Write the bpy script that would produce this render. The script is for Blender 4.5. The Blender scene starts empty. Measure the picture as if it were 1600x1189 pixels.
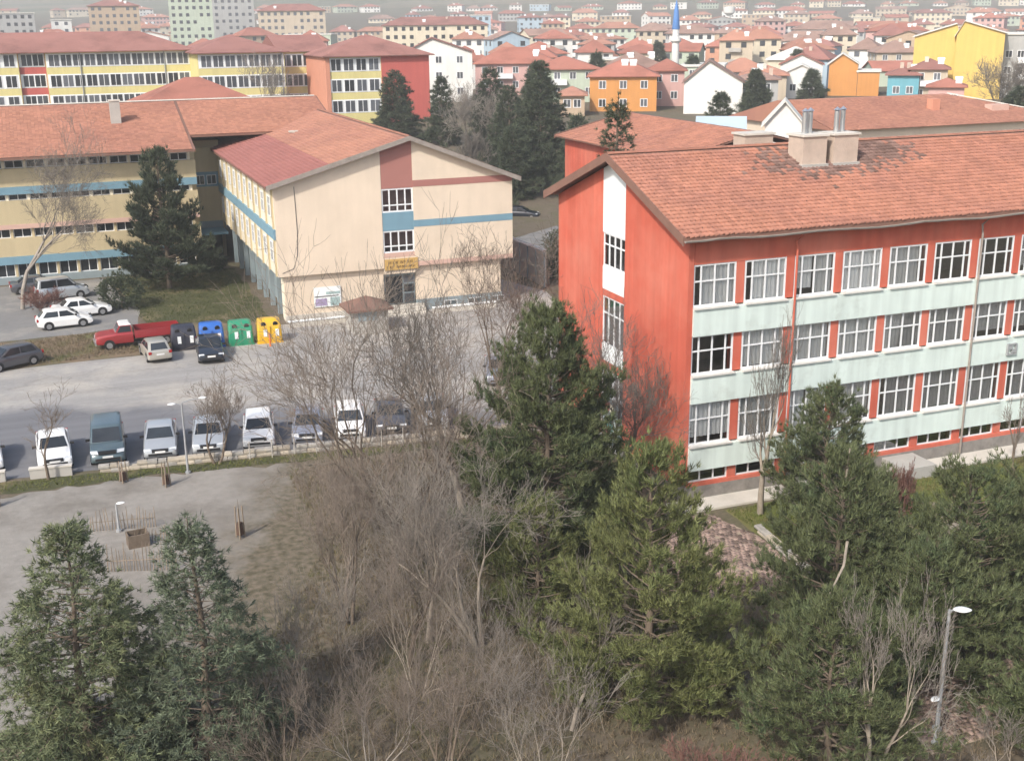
import bpy, math, random
import numpy as np
from math import radians, sin, cos, pi, sqrt
from mathutils import Vector, Matrix

S = bpy.context.scene
C = S.collection

# ---------------------------------------------------------------- camera
CAM_H = 22.0
YAW, PITCH, ROLL, FPX = radians(21.0), radians(17.0), radians(-0.65), 1850.0
fw = Vector((sin(YAW) * cos(PITCH), cos(YAW) * cos(PITCH), -sin(PITCH)))
rt = Vector((cos(YAW), -sin(YAW), 0.0))
up = rt.cross(fw)
rt2 = rt * cos(ROLL) + up * sin(ROLL)
up2 = up * cos(ROLL) - rt * sin(ROLL)
cam_data = bpy.data.cameras.new('camera')
cam = bpy.data.objects.new('camera', cam_data)
C.objects.link(cam)
m = Matrix((rt2, up2, -fw)).transposed().to_4x4()
m.translation = Vector((0, 0, CAM_H))
cam.matrix_world = m
cam_data.sensor_fit = 'HORIZONTAL'
cam_data.sensor_width = 36.0
cam_data.lens = 36.0 * FPX / 1600.0
cam_data.clip_start = 0.5
cam_data.clip_end = 20000.0
S.camera = cam

# ---------------------------------------------------------------- light
SUN_DIR = Vector((-0.80, -0.60, 0.0)).normalized()          # towards the sun, in plan
SUN_EL = radians(41.0)
world = bpy.data.worlds.new('World')
S.world = world
world.use_nodes = True
wn = world.node_tree
bg = wn.nodes['Background']
sky = wn.nodes.new('ShaderNodeTexSky')
sky.sky_type = 'NISHITA'
sky.sun_disc = False
sky.sun_elevation = SUN_EL
sky.sun_rotation = math.atan2(SUN_DIR.x, SUN_DIR.y)
sky.air_density = 1.2
sky.dust_density = 3.0
wn.links.new(sky.outputs[0], bg.inputs[0])
bg.inputs[1].default_value = 0.15
sun_data = bpy.data.lights.new('sun', 'SUN')
sun_data.energy = 2.95
sun_data.angle = radians(3.0)
sun_data.color = (1.0, 0.95, 0.87)
sun = bpy.data.objects.new('sun', sun_data)
C.objects.link(sun)
to_sun = Vector((SUN_DIR.x * cos(SUN_EL), SUN_DIR.y * cos(SUN_EL), sin(SUN_EL)))
sun.rotation_euler = to_sun.to_track_quat('Z', 'Y').to_euler()
S.view_settings.view_transform = 'Standard'
S.view_settings.look = 'None'
S.view_settings.gamma = 1.0
S.view_settings.exposure = 0.46
S.render.engine = 'CYCLES'
S.cycles.max_bounces = 5
S.cycles.diffuse_bounces = 2
S.cycles.glossy_bounces = 2
S.cycles.transparent_max_bounces = 12
S.cycles.volume_bounces = 0
S.cycles.use_denoising = True
S.cycles.use_adaptive_sampling = True
S.cycles.adaptive_threshold = 0.03

# ---------------------------------------------------------------- helpers
R = random.Random(7)
NP = np.random.default_rng(11)


def tag(o, label=None, cat=None, group=None, kind=None):
    if label: o['label'] = label
    if cat: o['category'] = cat
    if group: o['group'] = group
    if kind: o['kind'] = kind
    return o


def empty(name, loc=(0, 0, 0), rz=0.0, label=None, cat=None, group=None):
    o = bpy.data.objects.new(name, None)
    C.objects.link(o)
    o.location = loc
    o.rotation_euler = (0, 0, rz)
    o.empty_display_size = 0.2
    return tag(o, label, cat, group)


def link(name, me, parent=None, loc=(0, 0, 0), rz=0.0, scale=None):
    o = bpy.data.objects.new(name, me)
    C.objects.link(o)
    o.location = loc
    o.rotation_euler = (0, 0, rz)
    if scale: o.scale = scale
    if parent: o.parent = parent
    return o


def copy_tree(o, parent=None):
    c = o.copy()
    C.objects.link(c)
    c.parent = parent
    for ch in list(o.children):
        copy_tree(ch, c)
    return c


class MB:
    """collects faces of one mesh"""
    def __init__(self):
        self.v, self.f, self.m = [], [], []

    def poly(self, pts, mi=0):
        n = len(self.v)
        self.v += [tuple(p) for p in pts]
        self.f.append(tuple(range(n, n + len(pts))))
        self.m.append(mi)
        return self

    def box(self, x0, x1, y0, y1, z0, z1, mi=0):
        n = len(self.v)
        self.v += [(x0, y0, z0), (x1, y0, z0), (x1, y1, z0), (x0, y1, z0), (x0, y0, z1), (x1, y0, z1), (x1, y1, z1), (x0, y1, z1)]
        for q in ((0, 3, 2, 1), (4, 5, 6, 7), (0, 1, 5, 4), (1, 2, 6, 5), (2, 3, 7, 6), (3, 0, 4, 7)):
            self.f.append(tuple(n + i for i in q))
            self.m.append(mi)
        return self

    def loft(self, rings, mi=0, caps=True, closed=True):
        n0 = len(self.v)
        k = len(rings[0])
        for r in rings: self.v += [tuple(p) for p in r]
        for i in range(len(rings) - 1):
            for j in range(k if closed else k - 1):
                a, b = n0 + i * k + j, n0 + i * k + (j + 1) % k
                self.f.append((a, b, b + k, a + k))
                self.m.append(mi)
        if caps:
            self.f.append(tuple(n0 + j for j in reversed(range(k)))); self.m.append(mi)
            e = n0 + (len(rings) - 1) * k
            self.f.append(tuple(e + j for j in range(k))); self.m.append(mi)
        return self

    def prism(self, poly, axis, a, b, mi=0):
        """poly: 2D points in the other two axes; extruded along axis from a to b"""
        def P(p, t):
            return (t, p[0], p[1]) if axis == 'x' else (p[0], t, p[1]) if axis == 'y' else (p[0], p[1], t)
        return self.loft([[P(p, a) for p in poly], [P(p, b) for p in poly]], mi)

    def tube(self, pts, rad, n=6, mi=0, caps=True):
        pts = [Vector(p) for p in pts]
        rings = []
        for i, p in enumerate(pts):
            d = (pts[min(i + 1, len(pts) - 1)] - pts[max(i - 1, 0)]).normalized()
            u = d.orthogonal().normalized() if abs(d.z) < 0.95 else Vector((1, 0, 0)).cross(d).normalized()
            w = d.cross(u)
            r = rad[i] if isinstance(rad, (list, tuple)) else rad
            rings.append([p + (u * cos(2 * pi * k / n) + w * sin(2 * pi * k / n)) * r for k in range(n)])
        return self.loft(rings, mi, caps)

    def mesh(self, name, mats, smooth=None):
        me = bpy.data.meshes.new(name)
        me.from_pydata(self.v, [], self.f)
        for mt in (mats if isinstance(mats, (list, tuple)) else [mats]): me.materials.append(mt)
        if any(self.m): me.polygons.foreach_set('material_index', self.m)
        if smooth is not None:
            me.polygons.foreach_set('use_smooth', [True] * len(self.f))
            me.set_sharp_from_angle(angle=radians(smooth))
        me.update()
        return me

    def build(self, name, mats, parent=None, loc=(0, 0, 0), rz=0.0, smooth=None):
        return link(name, self.mesh(name, mats, smooth), parent, loc, rz)


def np_mesh(name, verts, faces, mat, smooth=False):
    """verts (N,3), faces (M,k) as numpy arrays"""
    me = bpy.data.meshes.new(name)
    k = faces.shape[1]
    me.vertices.add(len(verts)); me.vertices.foreach_set('co', verts.astype(np.float32).ravel())
    me.loops.add(faces.size); me.loops.foreach_set('vertex_index', faces.astype(np.int32).ravel())
    me.polygons.add(len(faces))
    me.polygons.foreach_set('loop_start', np.arange(0, faces.size, k, dtype=np.int32))
    if smooth: me.polygons.foreach_set('use_smooth', np.ones(len(faces), dtype=bool))
    me.materials.append(mat)
    me.update(calc_edges=True)
    return me


# ---------------------------------------------------------------- materials
def srgb(h):
    c = [int(h[i:i + 2], 16) / 255 for i in (0, 2, 4)]
    return tuple(x / 12.92 if x <= 0.04045 else ((x + 0.055) / 1.055) ** 2.4 for x in c)


def node(nt, t, **kw):
    n = nt.nodes.new(t)
    for k, v in kw.items(): setattr(n, k, v)
    return n


def mat(name, col, rough=0.8, var=0.12, scale=1.2, bump=0.0, bscale=12.0, metal=0.0, island=0.0, obj=0.0, col2=None, c2scale=0.3,
        c2lo=0.5, c2hi=0.65, spec=0.3, streak=0.0, coat=0.0):
    """diffuse material: base colour with two octaves of noise, optional second colour in patches, per-piece and per-object variation"""
    mt = bpy.data.materials.new(name)
    mt.use_nodes = True
    nt = mt.node_tree
    b = nt.nodes['Principled BSDF']
    b.inputs['Roughness'].default_value = rough
    b.inputs['Metallic'].default_value = metal
    b.inputs['Specular IOR Level'].default_value = spec
    if coat: b.inputs['Coat Weight'].default_value = coat; b.inputs['Coat Roughness'].default_value = 0.05
    geo = node(nt, 'ShaderNodeNewGeometry')
    pos = geo.outputs['Position']
    L = nt.links.new
    cur = None
    rgb = node(nt, 'ShaderNodeRGB'); rgb.outputs[0].default_value = (*col, 1); cur = rgb.outputs[0]
    if col2 is not None:
        n2 = node(nt, 'ShaderNodeTexNoise'); n2.inputs['Scale'].default_value = c2scale; n2.inputs['Detail'].default_value = 6
        n2.inputs['Roughness'].default_value = 0.65
        L(pos, n2.inputs['Vector'])
        mr = node(nt, 'ShaderNodeMapRange'); mr.inputs['From Min'].default_value = c2lo; mr.inputs['From Max'].default_value = c2hi
        L(n2.outputs['Fac'], mr.inputs['Value'])
        mx = node(nt, 'ShaderNodeMix', data_type='RGBA')
        L(mr.outputs['Result'], mx.inputs['Factor']); L(cur, mx.inputs['A']); mx.inputs['B'].default_value = (*col2, 1)
        cur = mx.outputs['Result']
    fac = None

    def mulfac(sock, lo, hi):
        nonlocal fac
        mr = node(nt, 'ShaderNodeMapRange'); mr.inputs['To Min'].default_value = lo; mr.inputs['To Max'].default_value = hi
        L(sock, mr.inputs['Value'])
        if fac is None: fac = mr.outputs['Result']
        else:
            mm = node(nt, 'ShaderNodeMath', operation='MULTIPLY'); L(fac, mm.inputs[0]); L(mr.outputs['Result'], mm.inputs[1]); fac = mm.outputs[0]
    if var:
        n = node(nt, 'ShaderNodeTexNoise'); n.inputs['Scale'].default_value = scale; n.inputs['Detail'].default_value = 8
        n.inputs['Roughness'].default_value = 0.6
        L(pos, n.inputs['Vector']); mulfac(n.outputs['Fac'], 1 - 2 * var, 1 + 2 * var)
    if streak:
        mp = node(nt, 'ShaderNodeMapping'); mp.inputs['Scale'].default_value = (2.2, 2.2, 0.12); L(pos, mp.inputs['Vector'])
        n = node(nt, 'ShaderNodeTexNoise'); n.inputs['Scale'].default_value = 1.0; n.inputs['Detail'].default_value = 5
        L(mp.outputs[0], n.inputs['Vector']); mulfac(n.outputs['Fac'], 1 - 2 * streak, 1 + 2 * streak)
    if island: mulfac(geo.outputs['Random Per Island'], 1 - island, 1 + island)
    if obj:
        oi = node(nt, 'ShaderNodeObjectInfo'); mulfac(oi.outputs['Random'], 1 - obj, 1 + obj)
    if fac is not None:
        vm = node(nt, 'ShaderNodeVectorMath', operation='SCALE'); L(cur, vm.inputs[0]); L(fac, vm.inputs['Scale']); cur = vm.outputs[0]
    L(cur, b.inputs['Base Color'])
    if bump:
        nb = node(nt, 'ShaderNodeTexNoise'); nb.inputs['Scale'].default_value = bscale; nb.inputs['Detail'].default_value = 6
        L(pos, nb.inputs['Vector'])
        bp = node(nt, 'ShaderNodeBump'); bp.inputs['Strength'].default_value = bump; bp.inputs['Distance'].default_value = 0.05
        L(nb.outputs['Fac'], bp.inputs['Height']); L(bp.outputs[0], b.inputs['Normal'])
    return mt


def glass_mat(name, tint=(0.95, 0.965, 0.97), fmul=0.7):
    mt = bpy.data.materials.new(name); mt.use_nodes = True
    nt = mt.node_tree; nt.nodes.remove(nt.nodes['Principled BSDF'])
    tr = node(nt, 'ShaderNodeBsdfTransparent'); tr.inputs[0].default_value = (*tint, 1)
    gl = node(nt, 'ShaderNodeBsdfGlossy'); gl.inputs['Roughness'].default_value = 0.03; gl.inputs['Color'].default_value = (0.95, 0.97, 1, 1)
    fr = node(nt, 'ShaderNodeFresnel'); fr.inputs[0].default_value = 1.5
    mm = node(nt, 'ShaderNodeMath', operation='MULTIPLY_ADD'); mm.inputs[1].default_value = fmul; mm.inputs[2].default_value = 0.05
    mx = node(nt, 'ShaderNodeMixShader')
    nt.links.new(fr.outputs[0], mm.inputs[0]); nt.links.new(mm.outputs[0], mx.inputs[0])
    nt.links.new(tr.outputs[0], mx.inputs[1]); nt.links.new(gl.outputs[0], mx.inputs[2])
    nt.links.new(mx.outputs[0], nt.nodes['Material Output'].inputs['Surface'])
    return mt


M = {}
M['red_wall'] = mat('red_wall', (0.54, 0.118, 0.074), 0.85, 0.09, 0.35, streak=0.12, col2=(0.60, 0.19, 0.13), c2scale=0.22, c2lo=0.42, c2hi=0.7)
M['mint'] = mat('mint_paint', (0.64, 0.73, 0.69), 0.8, 0.06, 0.6, streak=0.14, col2=(0.47, 0.52, 0.48), c2scale=0.8, c2lo=0.56, c2hi=0.8)
M['white_panel'] = mat('white_panel', (0.80, 0.82, 0.82), 0.7, 0.03, 0.8, streak=0.04)
M['white_trim'] = mat('white_trim', (0.78, 0.79, 0.80), 0.5, 0.04, 3)
M['sill'] = mat('sill_concrete', (0.66, 0.64, 0.60), 0.85, 0.12, 2)
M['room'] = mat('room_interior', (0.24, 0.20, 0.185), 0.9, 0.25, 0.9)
M['curtain'] = mat('net_curtain', (0.84, 0.81, 0.79), 0.9, 0.05, 2, obj=0.22)
M['glass'] = glass_mat('window_glass')
M['dark_glass'] = mat('dark_window_glass', (0.025, 0.03, 0.036), 0.12, 0.2, 1.5, obj=0.5, spec=0.5)
M['far_glass'] = mat('far_window_glass', (0.07, 0.075, 0.085), 0.35, 0.2, 1.5, obj=0.75, spec=0.4)
M['stone_base'] = mat('stone_plinth', (0.24, 0.22, 0.20), 0.95, 0.25, 2.6, bump=0.6, bscale=5)
M['tile'] = mat('clay_tile', (0.375, 0.170, 0.115), 0.85, 0.10, 0.5, island=0.14, col2=(0.29, 0.135, 0.105), c2scale=0.35, c2lo=0.42, c2hi=0.8)
M['tile_b'] = mat('clay_tile_orange', (0.39, 0.188, 0.130), 0.85, 0.09, 0.25, island=0.14, col2=(0.32, 0.15, 0.112), c2scale=0.12, c2lo=0.45, c2hi=0.7)
M['tile_old'] = mat('clay_tile_maroon', (0.30, 0.122, 0.105), 0.85, 0.08, 0.3, island=0.10)
M['soot'] = mat('sooty_clay_tile', (0.19, 0.118, 0.098), 0.95, 0.2, 0.9, island=0.3)
M['eave_wood'] = mat('eave_board', (0.22, 0.12, 0.09), 0.8, 0.12, 1)
M['gutter'] = mat('gutter_metal', (0.30, 0.26, 0.23), 0.6, 0.2, 2)
M['cream'] = mat('cream_render', (0.72, 0.60, 0.475), 0.88, 0.07, 0.35, streak=0.03, col2=(0.63, 0.52, 0.40), c2scale=0.3, c2lo=0.5, c2hi=0.8, bump=0.1, bscale=6)
M['cream_w'] = mat('pale_cream_render', (0.76, 0.70, 0.57), 0.88, 0.07, 0.5, streak=0.1)
M['wing_wall'] = mat('wing_render', (0.52, 0.43, 0.27), 0.88, 0.08, 0.4, streak=0.06)
M['blue_paint'] = mat('blue_paint', (0.18, 0.31, 0.39), 0.8, 0.07, 0.8, streak=0.05)
M['grey_blue'] = mat('grey_blue_paint', (0.25, 0.30, 0.32), 0.85, 0.1, 0.8)
M['maroon'] = mat('maroon_paint', (0.38, 0.17, 0.145), 0.85, 0.06, 0.5)
M['pink_paint'] = mat('faded_pink_paint', (0.60, 0.40, 0.33), 0.85, 0.08, 0.8)
M['sign_y'] = mat('ochre_sign', (0.55, 0.35, 0.12), 0.7, 0.06, 2)
M['sign_t'] = mat('sign_lettering', (0.16, 0.09, 0.03), 0.7, 0.05, 2)
M['chimney'] = mat('chimney_render', (0.50, 0.40, 0.33), 0.9, 0.15, 1.4, bump=0.3)
M['concrete'] = mat('concrete', (0.42, 0.40, 0.37), 0.92, 0.14, 0.8, bump=0.2)
M['concrete_w'] = mat('pale_concrete', (0.58, 0.54, 0.48), 0.92, 0.14, 0.9, bump=0.2)
M['steel'] = mat('flue_steel', (0.62, 0.63, 0.64), 0.35, 0.05, 3, metal=0.85)
M['dark_metal'] = mat('dark_metal', (0.06, 0.06, 0.065), 0.5, 0.1, 3)
M['pole_metal'] = mat('grey_pole_metal', (0.33, 0.34, 0.35), 0.5, 0.1, 3)
M['rust'] = mat('rusty_metal', (0.10, 0.062, 0.045), 0.85, 0.2, 3)
M['lamp_white'] = mat('lamp_white', (0.82, 0.83, 0.82), 0.35, 0.03, 3)
M['bark'] = mat('bark', (0.16, 0.125, 0.095), 0.95, 0.25, 4, bump=0.4)
M['bark_pale'] = mat('pale_bark', (0.34, 0.29, 0.235), 0.95, 0.25, 3)
M['twig'] = mat('twig', (0.22, 0.18, 0.148), 0.95, 0.2, 1, obj=0.25)
M['twig_grey'] = mat('grey_twig', (0.245, 0.215, 0.185), 0.95, 0.2, 1, obj=0.25)
M['twig_red'] = mat('red_twig', (0.20, 0.105, 0.085), 0.95, 0.2, 1)
M['pine'] = mat('pine_needles', (0.104, 0.122, 0.055), 0.7, 0.20, 0.5, island=0.5, col2=(0.085, 0.115, 0.055), c2scale=0.6)
M['pine_y'] = mat('yellow_pine_needles', (0.145, 0.158, 0.060), 0.7, 0.2, 0.5, island=0.45, col2=(0.12, 0.145, 0.055), c2scale=0.6)
M['cedar'] = mat('cedar_needles', (0.130, 0.155, 0.080), 0.7, 0.2, 0.6, island=0.45, col2=(0.155, 0.165, 0.078), c2scale=0.6)
M['cedar_b'] = mat('blue_cedar_needles', (0.110, 0.135, 0.085), 0.7, 0.2, 0.6, island=0.45)
M['far_pine'] = mat('dark_conifer_needles', (0.068, 0.084, 0.050), 0.8, 0.2, 0.3, island=0.45)
M['plank'] = mat('weathered_wood', (0.25, 0.20, 0.15), 0.95, 0.2, 2, obj=0.25)
M['kiosk_roof'] = mat('kiosk_roof', (0.20, 0.115, 0.09), 0.8, 0.12, 1)
M['rubber'] = mat('tyre_rubber', (0.02, 0.02, 0.021), 0.9, 0.1, 5)
M['rim'] = mat('wheel_rim', (0.38, 0.38, 0.39), 0.4, 0.05, 5, metal=0.6)
M['head'] = mat('headlamp', (0.62, 0.65, 0.68), 0.12, 0.03, 5, spec=0.6)
M['tail'] = mat('tail_lamp', (0.35, 0.02, 0.02), 0.2, 0.03, 5)
M['plate'] = mat('number_plate', (0.75, 0.75, 0.74), 0.5, 0.02, 5)
M['black_trim'] = mat('black_trim', (0.025, 0.025, 0.028), 0.6, 0.05, 5)


def paint(name, col, metal=0.0, rough=0.28):
    return mat(name, col, rough, 0.03, 2.0, metal=metal, spec=0.5, coat=0.5)


# ---------------------------------------------------------------- terrain
VX, VY = sin(YAW), cos(YAW)
TD = [-200, 130, 200, 600, 900, 1200, 1600, 2200, 5200]
TZ = [0, 0, 6, 8, 15, 28, 50, 84, 92]


def ground_z(x, y):
    return float(np.interp(VX * x + VY * y, TD, TZ))


def terrain():
    us = np.array([-60, 0, 60, 120, 130, 140, 150, 160, 170, 180, 190, 200, 260, 340, 420, 500, 600, 700, 800, 900, 1000, 1100, 1200, 1350, 1500, 1700, 1900, 2100, 2400, 2700, 3000, 3400, 3800, 4300, 4800, 5200], float)
    ts = np.linspace(-1, 1, 61)
    V = []
    for u in us:
        w = 160 + 0.95 * max(u, 0)
        for t in ts:
            v = t * w
            z = np.interp(u, TD, TZ)
            if 900 < u: z += (sin(v * 0.0041 + u * 0.0011) + 0.6 * sin(v * 0.0093 - u * 0.002)) * min((u - 900) / 260, 5) * 0.8
            V.append((VX * u + VY * v, VY * u - VX * v, z))
    n = len(ts)
    F = [(i * n + j, i * n + j + 1, (i + 1) * n + j + 1, (i + 1) * n + j) for i in range(len(us) - 1) for j in range(n - 1)]
    me = bpy.data.meshes.new('ground')
    me.from_pydata(V, [], F)
    me.polygons.foreach_set('use_smooth', [True] * len(F))
    mt = bpy.data.materials.new('earth'); mt.use_nodes = True
    nt = mt.node_tree; b = nt.nodes['Principled BSDF']; b.inputs['Roughness'].default_value = 1; b.inputs['Specular IOR Level'].default_value = 0.1
    L = nt.links.new
    pos = node(nt, 'ShaderNodeNewGeometry').outputs['Position']

    def noise(sc, det=7, ro=0.6):
        n_ = node(nt, 'ShaderNodeTexNoise'); n_.inputs['Scale'].default_value = sc; n_.inputs['Detail'].default_value = det; n_.inputs['Roughness'].default_value = ro
        L(pos, n_.inputs['Vector']); return n_.outputs['Fac']

    def ramp(sock, pts):
        r = node(nt, 'ShaderNodeValToRGB'); L(sock, r.inputs[0])
        e = r.color_ramp.elements
        while len(e) > len(pts): e.remove(e[-1])
        while len(e) < len(pts): e.new(0.5)
        for q, (p, c) in zip(e, pts): q.position = p; q.color = (*c, 1)
        return r.outputs[0]

    def mix(f, a, b_):
        x = node(nt, 'ShaderNodeMix', data_type='RGBA'); L(f, x.inputs['Factor']); L(a, x.inputs['A']); L(b_, x.inputs['B']); return x.outputs['Result']
    near = ramp(noise(0.35), [(0.30, (0.07, 0.06, 0.042)), (0.47, (0.13, 0.105, 0.08)), (0.60, (0.085, 0.085, 0.042)), (0.75, (0.18, 0.15, 0.115))])
    fine = ramp(noise(5.0, 5, 0.75), [(0.3, (0.09, 0.075, 0.055)), (0.7, (0.26, 0.215, 0.16))])
    half = node(nt, 'ShaderNodeValue'); half.outputs[0].default_value = 0.4
    near = mix(half.outputs[0], near, fine)
    vor = node(nt, 'ShaderNodeTexVoronoi'); vor.inputs['Scale'].default_value = 0.0065
    mp = node(nt, 'ShaderNodeMapping'); mp.inputs['Scale'].default_value = (1, 2.6, 0); mp.inputs['Rotation'].default_value = (0, 0, 0.5); L(pos, mp.inputs['Vector']); L(mp.outputs[0], vor.inputs['Vector'])
    sep = node(nt, 'ShaderNodeSeparateColor'); L(vor.outputs['Color'], sep.inputs[0])
    far = ramp(sep.outputs[0], [(0.0, (0.07, 0.09, 0.035)), (0.35, (0.13, 0.125, 0.06)), (0.6, (0.26, 0.20, 0.13)), (0.85, (0.09, 0.12, 0.05)), (1.0, (0.36, 0.30, 0.22))])
    far = mix(noise(0.02), far, ramp(noise(0.05), [(0.35, (0.06, 0.07, 0.04)), (0.6, (0.2, 0.17, 0.12))]))
    dot = node(nt, 'ShaderNodeVectorMath', operation='DOT_PRODUCT'); L(pos, dot.inputs[0]); dot.inputs[1].default_value = (VX, VY, 0)
    mr = node(nt, 'ShaderNodeMapRange'); mr.inputs['From Min'].default_value = 1100; mr.inputs['From Max'].default_value = 1350; L(dot.outputs['Value'], mr.inputs['Value'])
    L(mix(mr.outputs[0], near, far), b.inputs['Base Color'])
    me.materials.append(mt)
    return tag(link('ground', me), kind='structure')


terrain()


def sheet(name, pts, z, mt, kind='structure', jag=0.0, step=1.0, seed=1):
    """flat sheet with an optional ragged edge"""
    rr = random.Random(seed)
    out = []
    n = len(pts)
    for i in range(n):
        a, b = Vector((*pts[i], 0)), Vector((*pts[(i + 1) % n], 0))
        k = max(1, int((b - a).length / step)) if jag else 1
        nr = (b - a).normalized().cross(Vector((0, 0, 1)))
        for j in range(k):
            p = a.lerp(b, j / k) + nr * (rr.uniform(-jag, jag) if jag else 0)
            out.append((p.x, p.y, z))
    mb = MB(); mb.poly(out)
    o = mb.build(name, mt)
    return tag(o, kind=kind)


# asphalt with a darker, newer lane towards the camera
def lot_material():
    mt = mat('worn_asphalt', (0.30, 0.288, 0.275), 0.95, 0.09, 3.5, col2=(0.40, 0.37, 0.33), c2scale=0.16, c2lo=0.45, c2hi=0.62, bump=0.15, bscale=20)
    nt = mt.node_tree; L = nt.links.new
    b = nt.nodes['Principled BSDF']; src = b.inputs['Base Color'].links[0].from_socket
    pos = node(nt, 'ShaderNodeNewGeometry').outputs['Position']
    n_ = node(nt, 'ShaderNodeTexNoise'); n_.inputs['Scale'].default_value = 0.25; n_.inputs['Detail'].default_value = 6; L(pos, n_.inputs['Vector'])
    sx = node(nt, 'ShaderNodeSeparateXYZ'); L(pos, sx.inputs[0])
    # lane boundary runs from (-10, 76) to (14, 62)
    ml = node(nt, 'ShaderNodeMath', operation='MULTIPLY_ADD'); L(sx.outputs[0], ml.inputs[0]); ml.inputs[1].default_value = 0.45
    L(sx.outputs[1], ml.inputs[2])
    ad = node(nt, 'ShaderNodeMath', operation='MULTIPLY_ADD'); L(n_.outputs['Fac'], ad.inputs[0]); ad.inputs[1].default_value = 7.0; L(ml.outputs[0], ad.inputs[2])
    mr = node(nt, 'ShaderNodeMapRange'); mr.inputs['From Min'].default_value = 74.2; mr.inputs['From Max'].default_value = 76.5
    L(ad.outputs[0], mr.inputs['Value'])
    mx = node(nt, 'ShaderNodeMix', data_type='RGBA'); L(mr.outputs[0], mx.inputs['Factor']); mx.inputs['A'].default_value = (0.165, 0.165, 0.175, 1); L(src, mx.inputs['B'])
    wv = node(nt, 'ShaderNodeTexNoise'); wv.inputs['Scale'].default_value = 0.9; wv.inputs['Detail'].default_value = 4; L(pos, wv.inputs['Vector'])
    sc = node(nt, 'ShaderNodeVectorMath', operation='MULTIPLY_ADD'); L(wv.outputs['Color'], sc.inputs[0]); sc.inputs[1].default_value = (1.6, 1.6, 0); L(pos, sc.inputs[2])
    vo = node(nt, 'ShaderNodeTexVoronoi', feature='DISTANCE_TO_EDGE'); vo.inputs['Scale'].default_value = 0.20; L(sc.outputs[0], vo.inputs['Vector'])
    cr = node(nt, 'ShaderNodeMapRange'); cr.inputs['From Min'].default_value = 0.0; cr.inputs['From Max'].default_value = 0.018; cr.inputs['To Min'].default_value = 0.86; L(vo.outputs['Distance'], cr.inputs['Value'])
    # wheel-worn lanes along the lot
    mp2 = node(nt, 'ShaderNodeMapping'); mp2.inputs['Rotation'].default_value = (0, 0, 0.12); mp2.inputs['Scale'].default_value = (0.05, 0.9, 1); L(pos, mp2.inputs['Vector'])
    ln = node(nt, 'ShaderNodeTexNoise'); ln.inputs['Scale'].default_value = 1.0; ln.inputs['Detail'].default_value = 5; L(mp2.outputs[0], ln.inputs['Vector'])
    lr = node(nt, 'ShaderNodeMapRange'); lr.inputs['From Min'].default_value = 0.3; lr.inputs['From Max'].default_value = 0.7; lr.inputs['To Min'].default_value = 0.86; lr.inputs['To Max'].default_value = 1.12; L(ln.outputs['Fac'], lr.inputs['Value'])
    ml2 = node(nt, 'ShaderNodeMath', operation='MULTIPLY'); L(cr.outputs[0], ml2.inputs[0]); L(lr.outputs[0], ml2.inputs[1])
    fin = node(nt, 'ShaderNodeVectorMath', operation='SCALE'); L(mx.outputs['Result'], fin.inputs[0]); L(ml2.outputs[0], fin.inputs['Scale'])
    L(fin.outputs[0], b.inputs['Base Color'])
    return mt


M['lot'] = lot_material()
M['asphalt'] = mat('old_asphalt', (0.20, 0.195, 0.19), 0.95, 0.1, 1.0, col2=(0.30, 0.28, 0.25), c2scale=0.2)
M['sand'] = mat('pale_dirt', (0.285, 0.245, 0.20), 1.0, 0.09, 0.6, col2=(0.20, 0.165, 0.125), c2scale=0.22, c2lo=0.45, c2hi=0.62, bump=0.3, bscale=9)
M['lawn'] = mat('lawn', (0.115, 0.135, 0.035), 1.0, 0.2, 1.2, col2=(0.19, 0.16, 0.07), c2scale=0.35, bump=0.5, bscale=14)
M['lawn_d'] = mat('shade_toned_lawn', (0.07, 0.072, 0.032), 1.0, 0.2, 1.0, col2=(0.15, 0.125, 0.065), c2scale=0.3, bump=0.5, bscale=14)  # courtyard shade is mixed into this dark green; the verge shares it
M['soil'] = mat('brown_soil', (0.19, 0.14, 0.09), 1.0, 0.2, 1.0, col2=(0.11, 0.11, 0.05), c2scale=0.5, bump=0.4, bscale=9)



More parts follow.
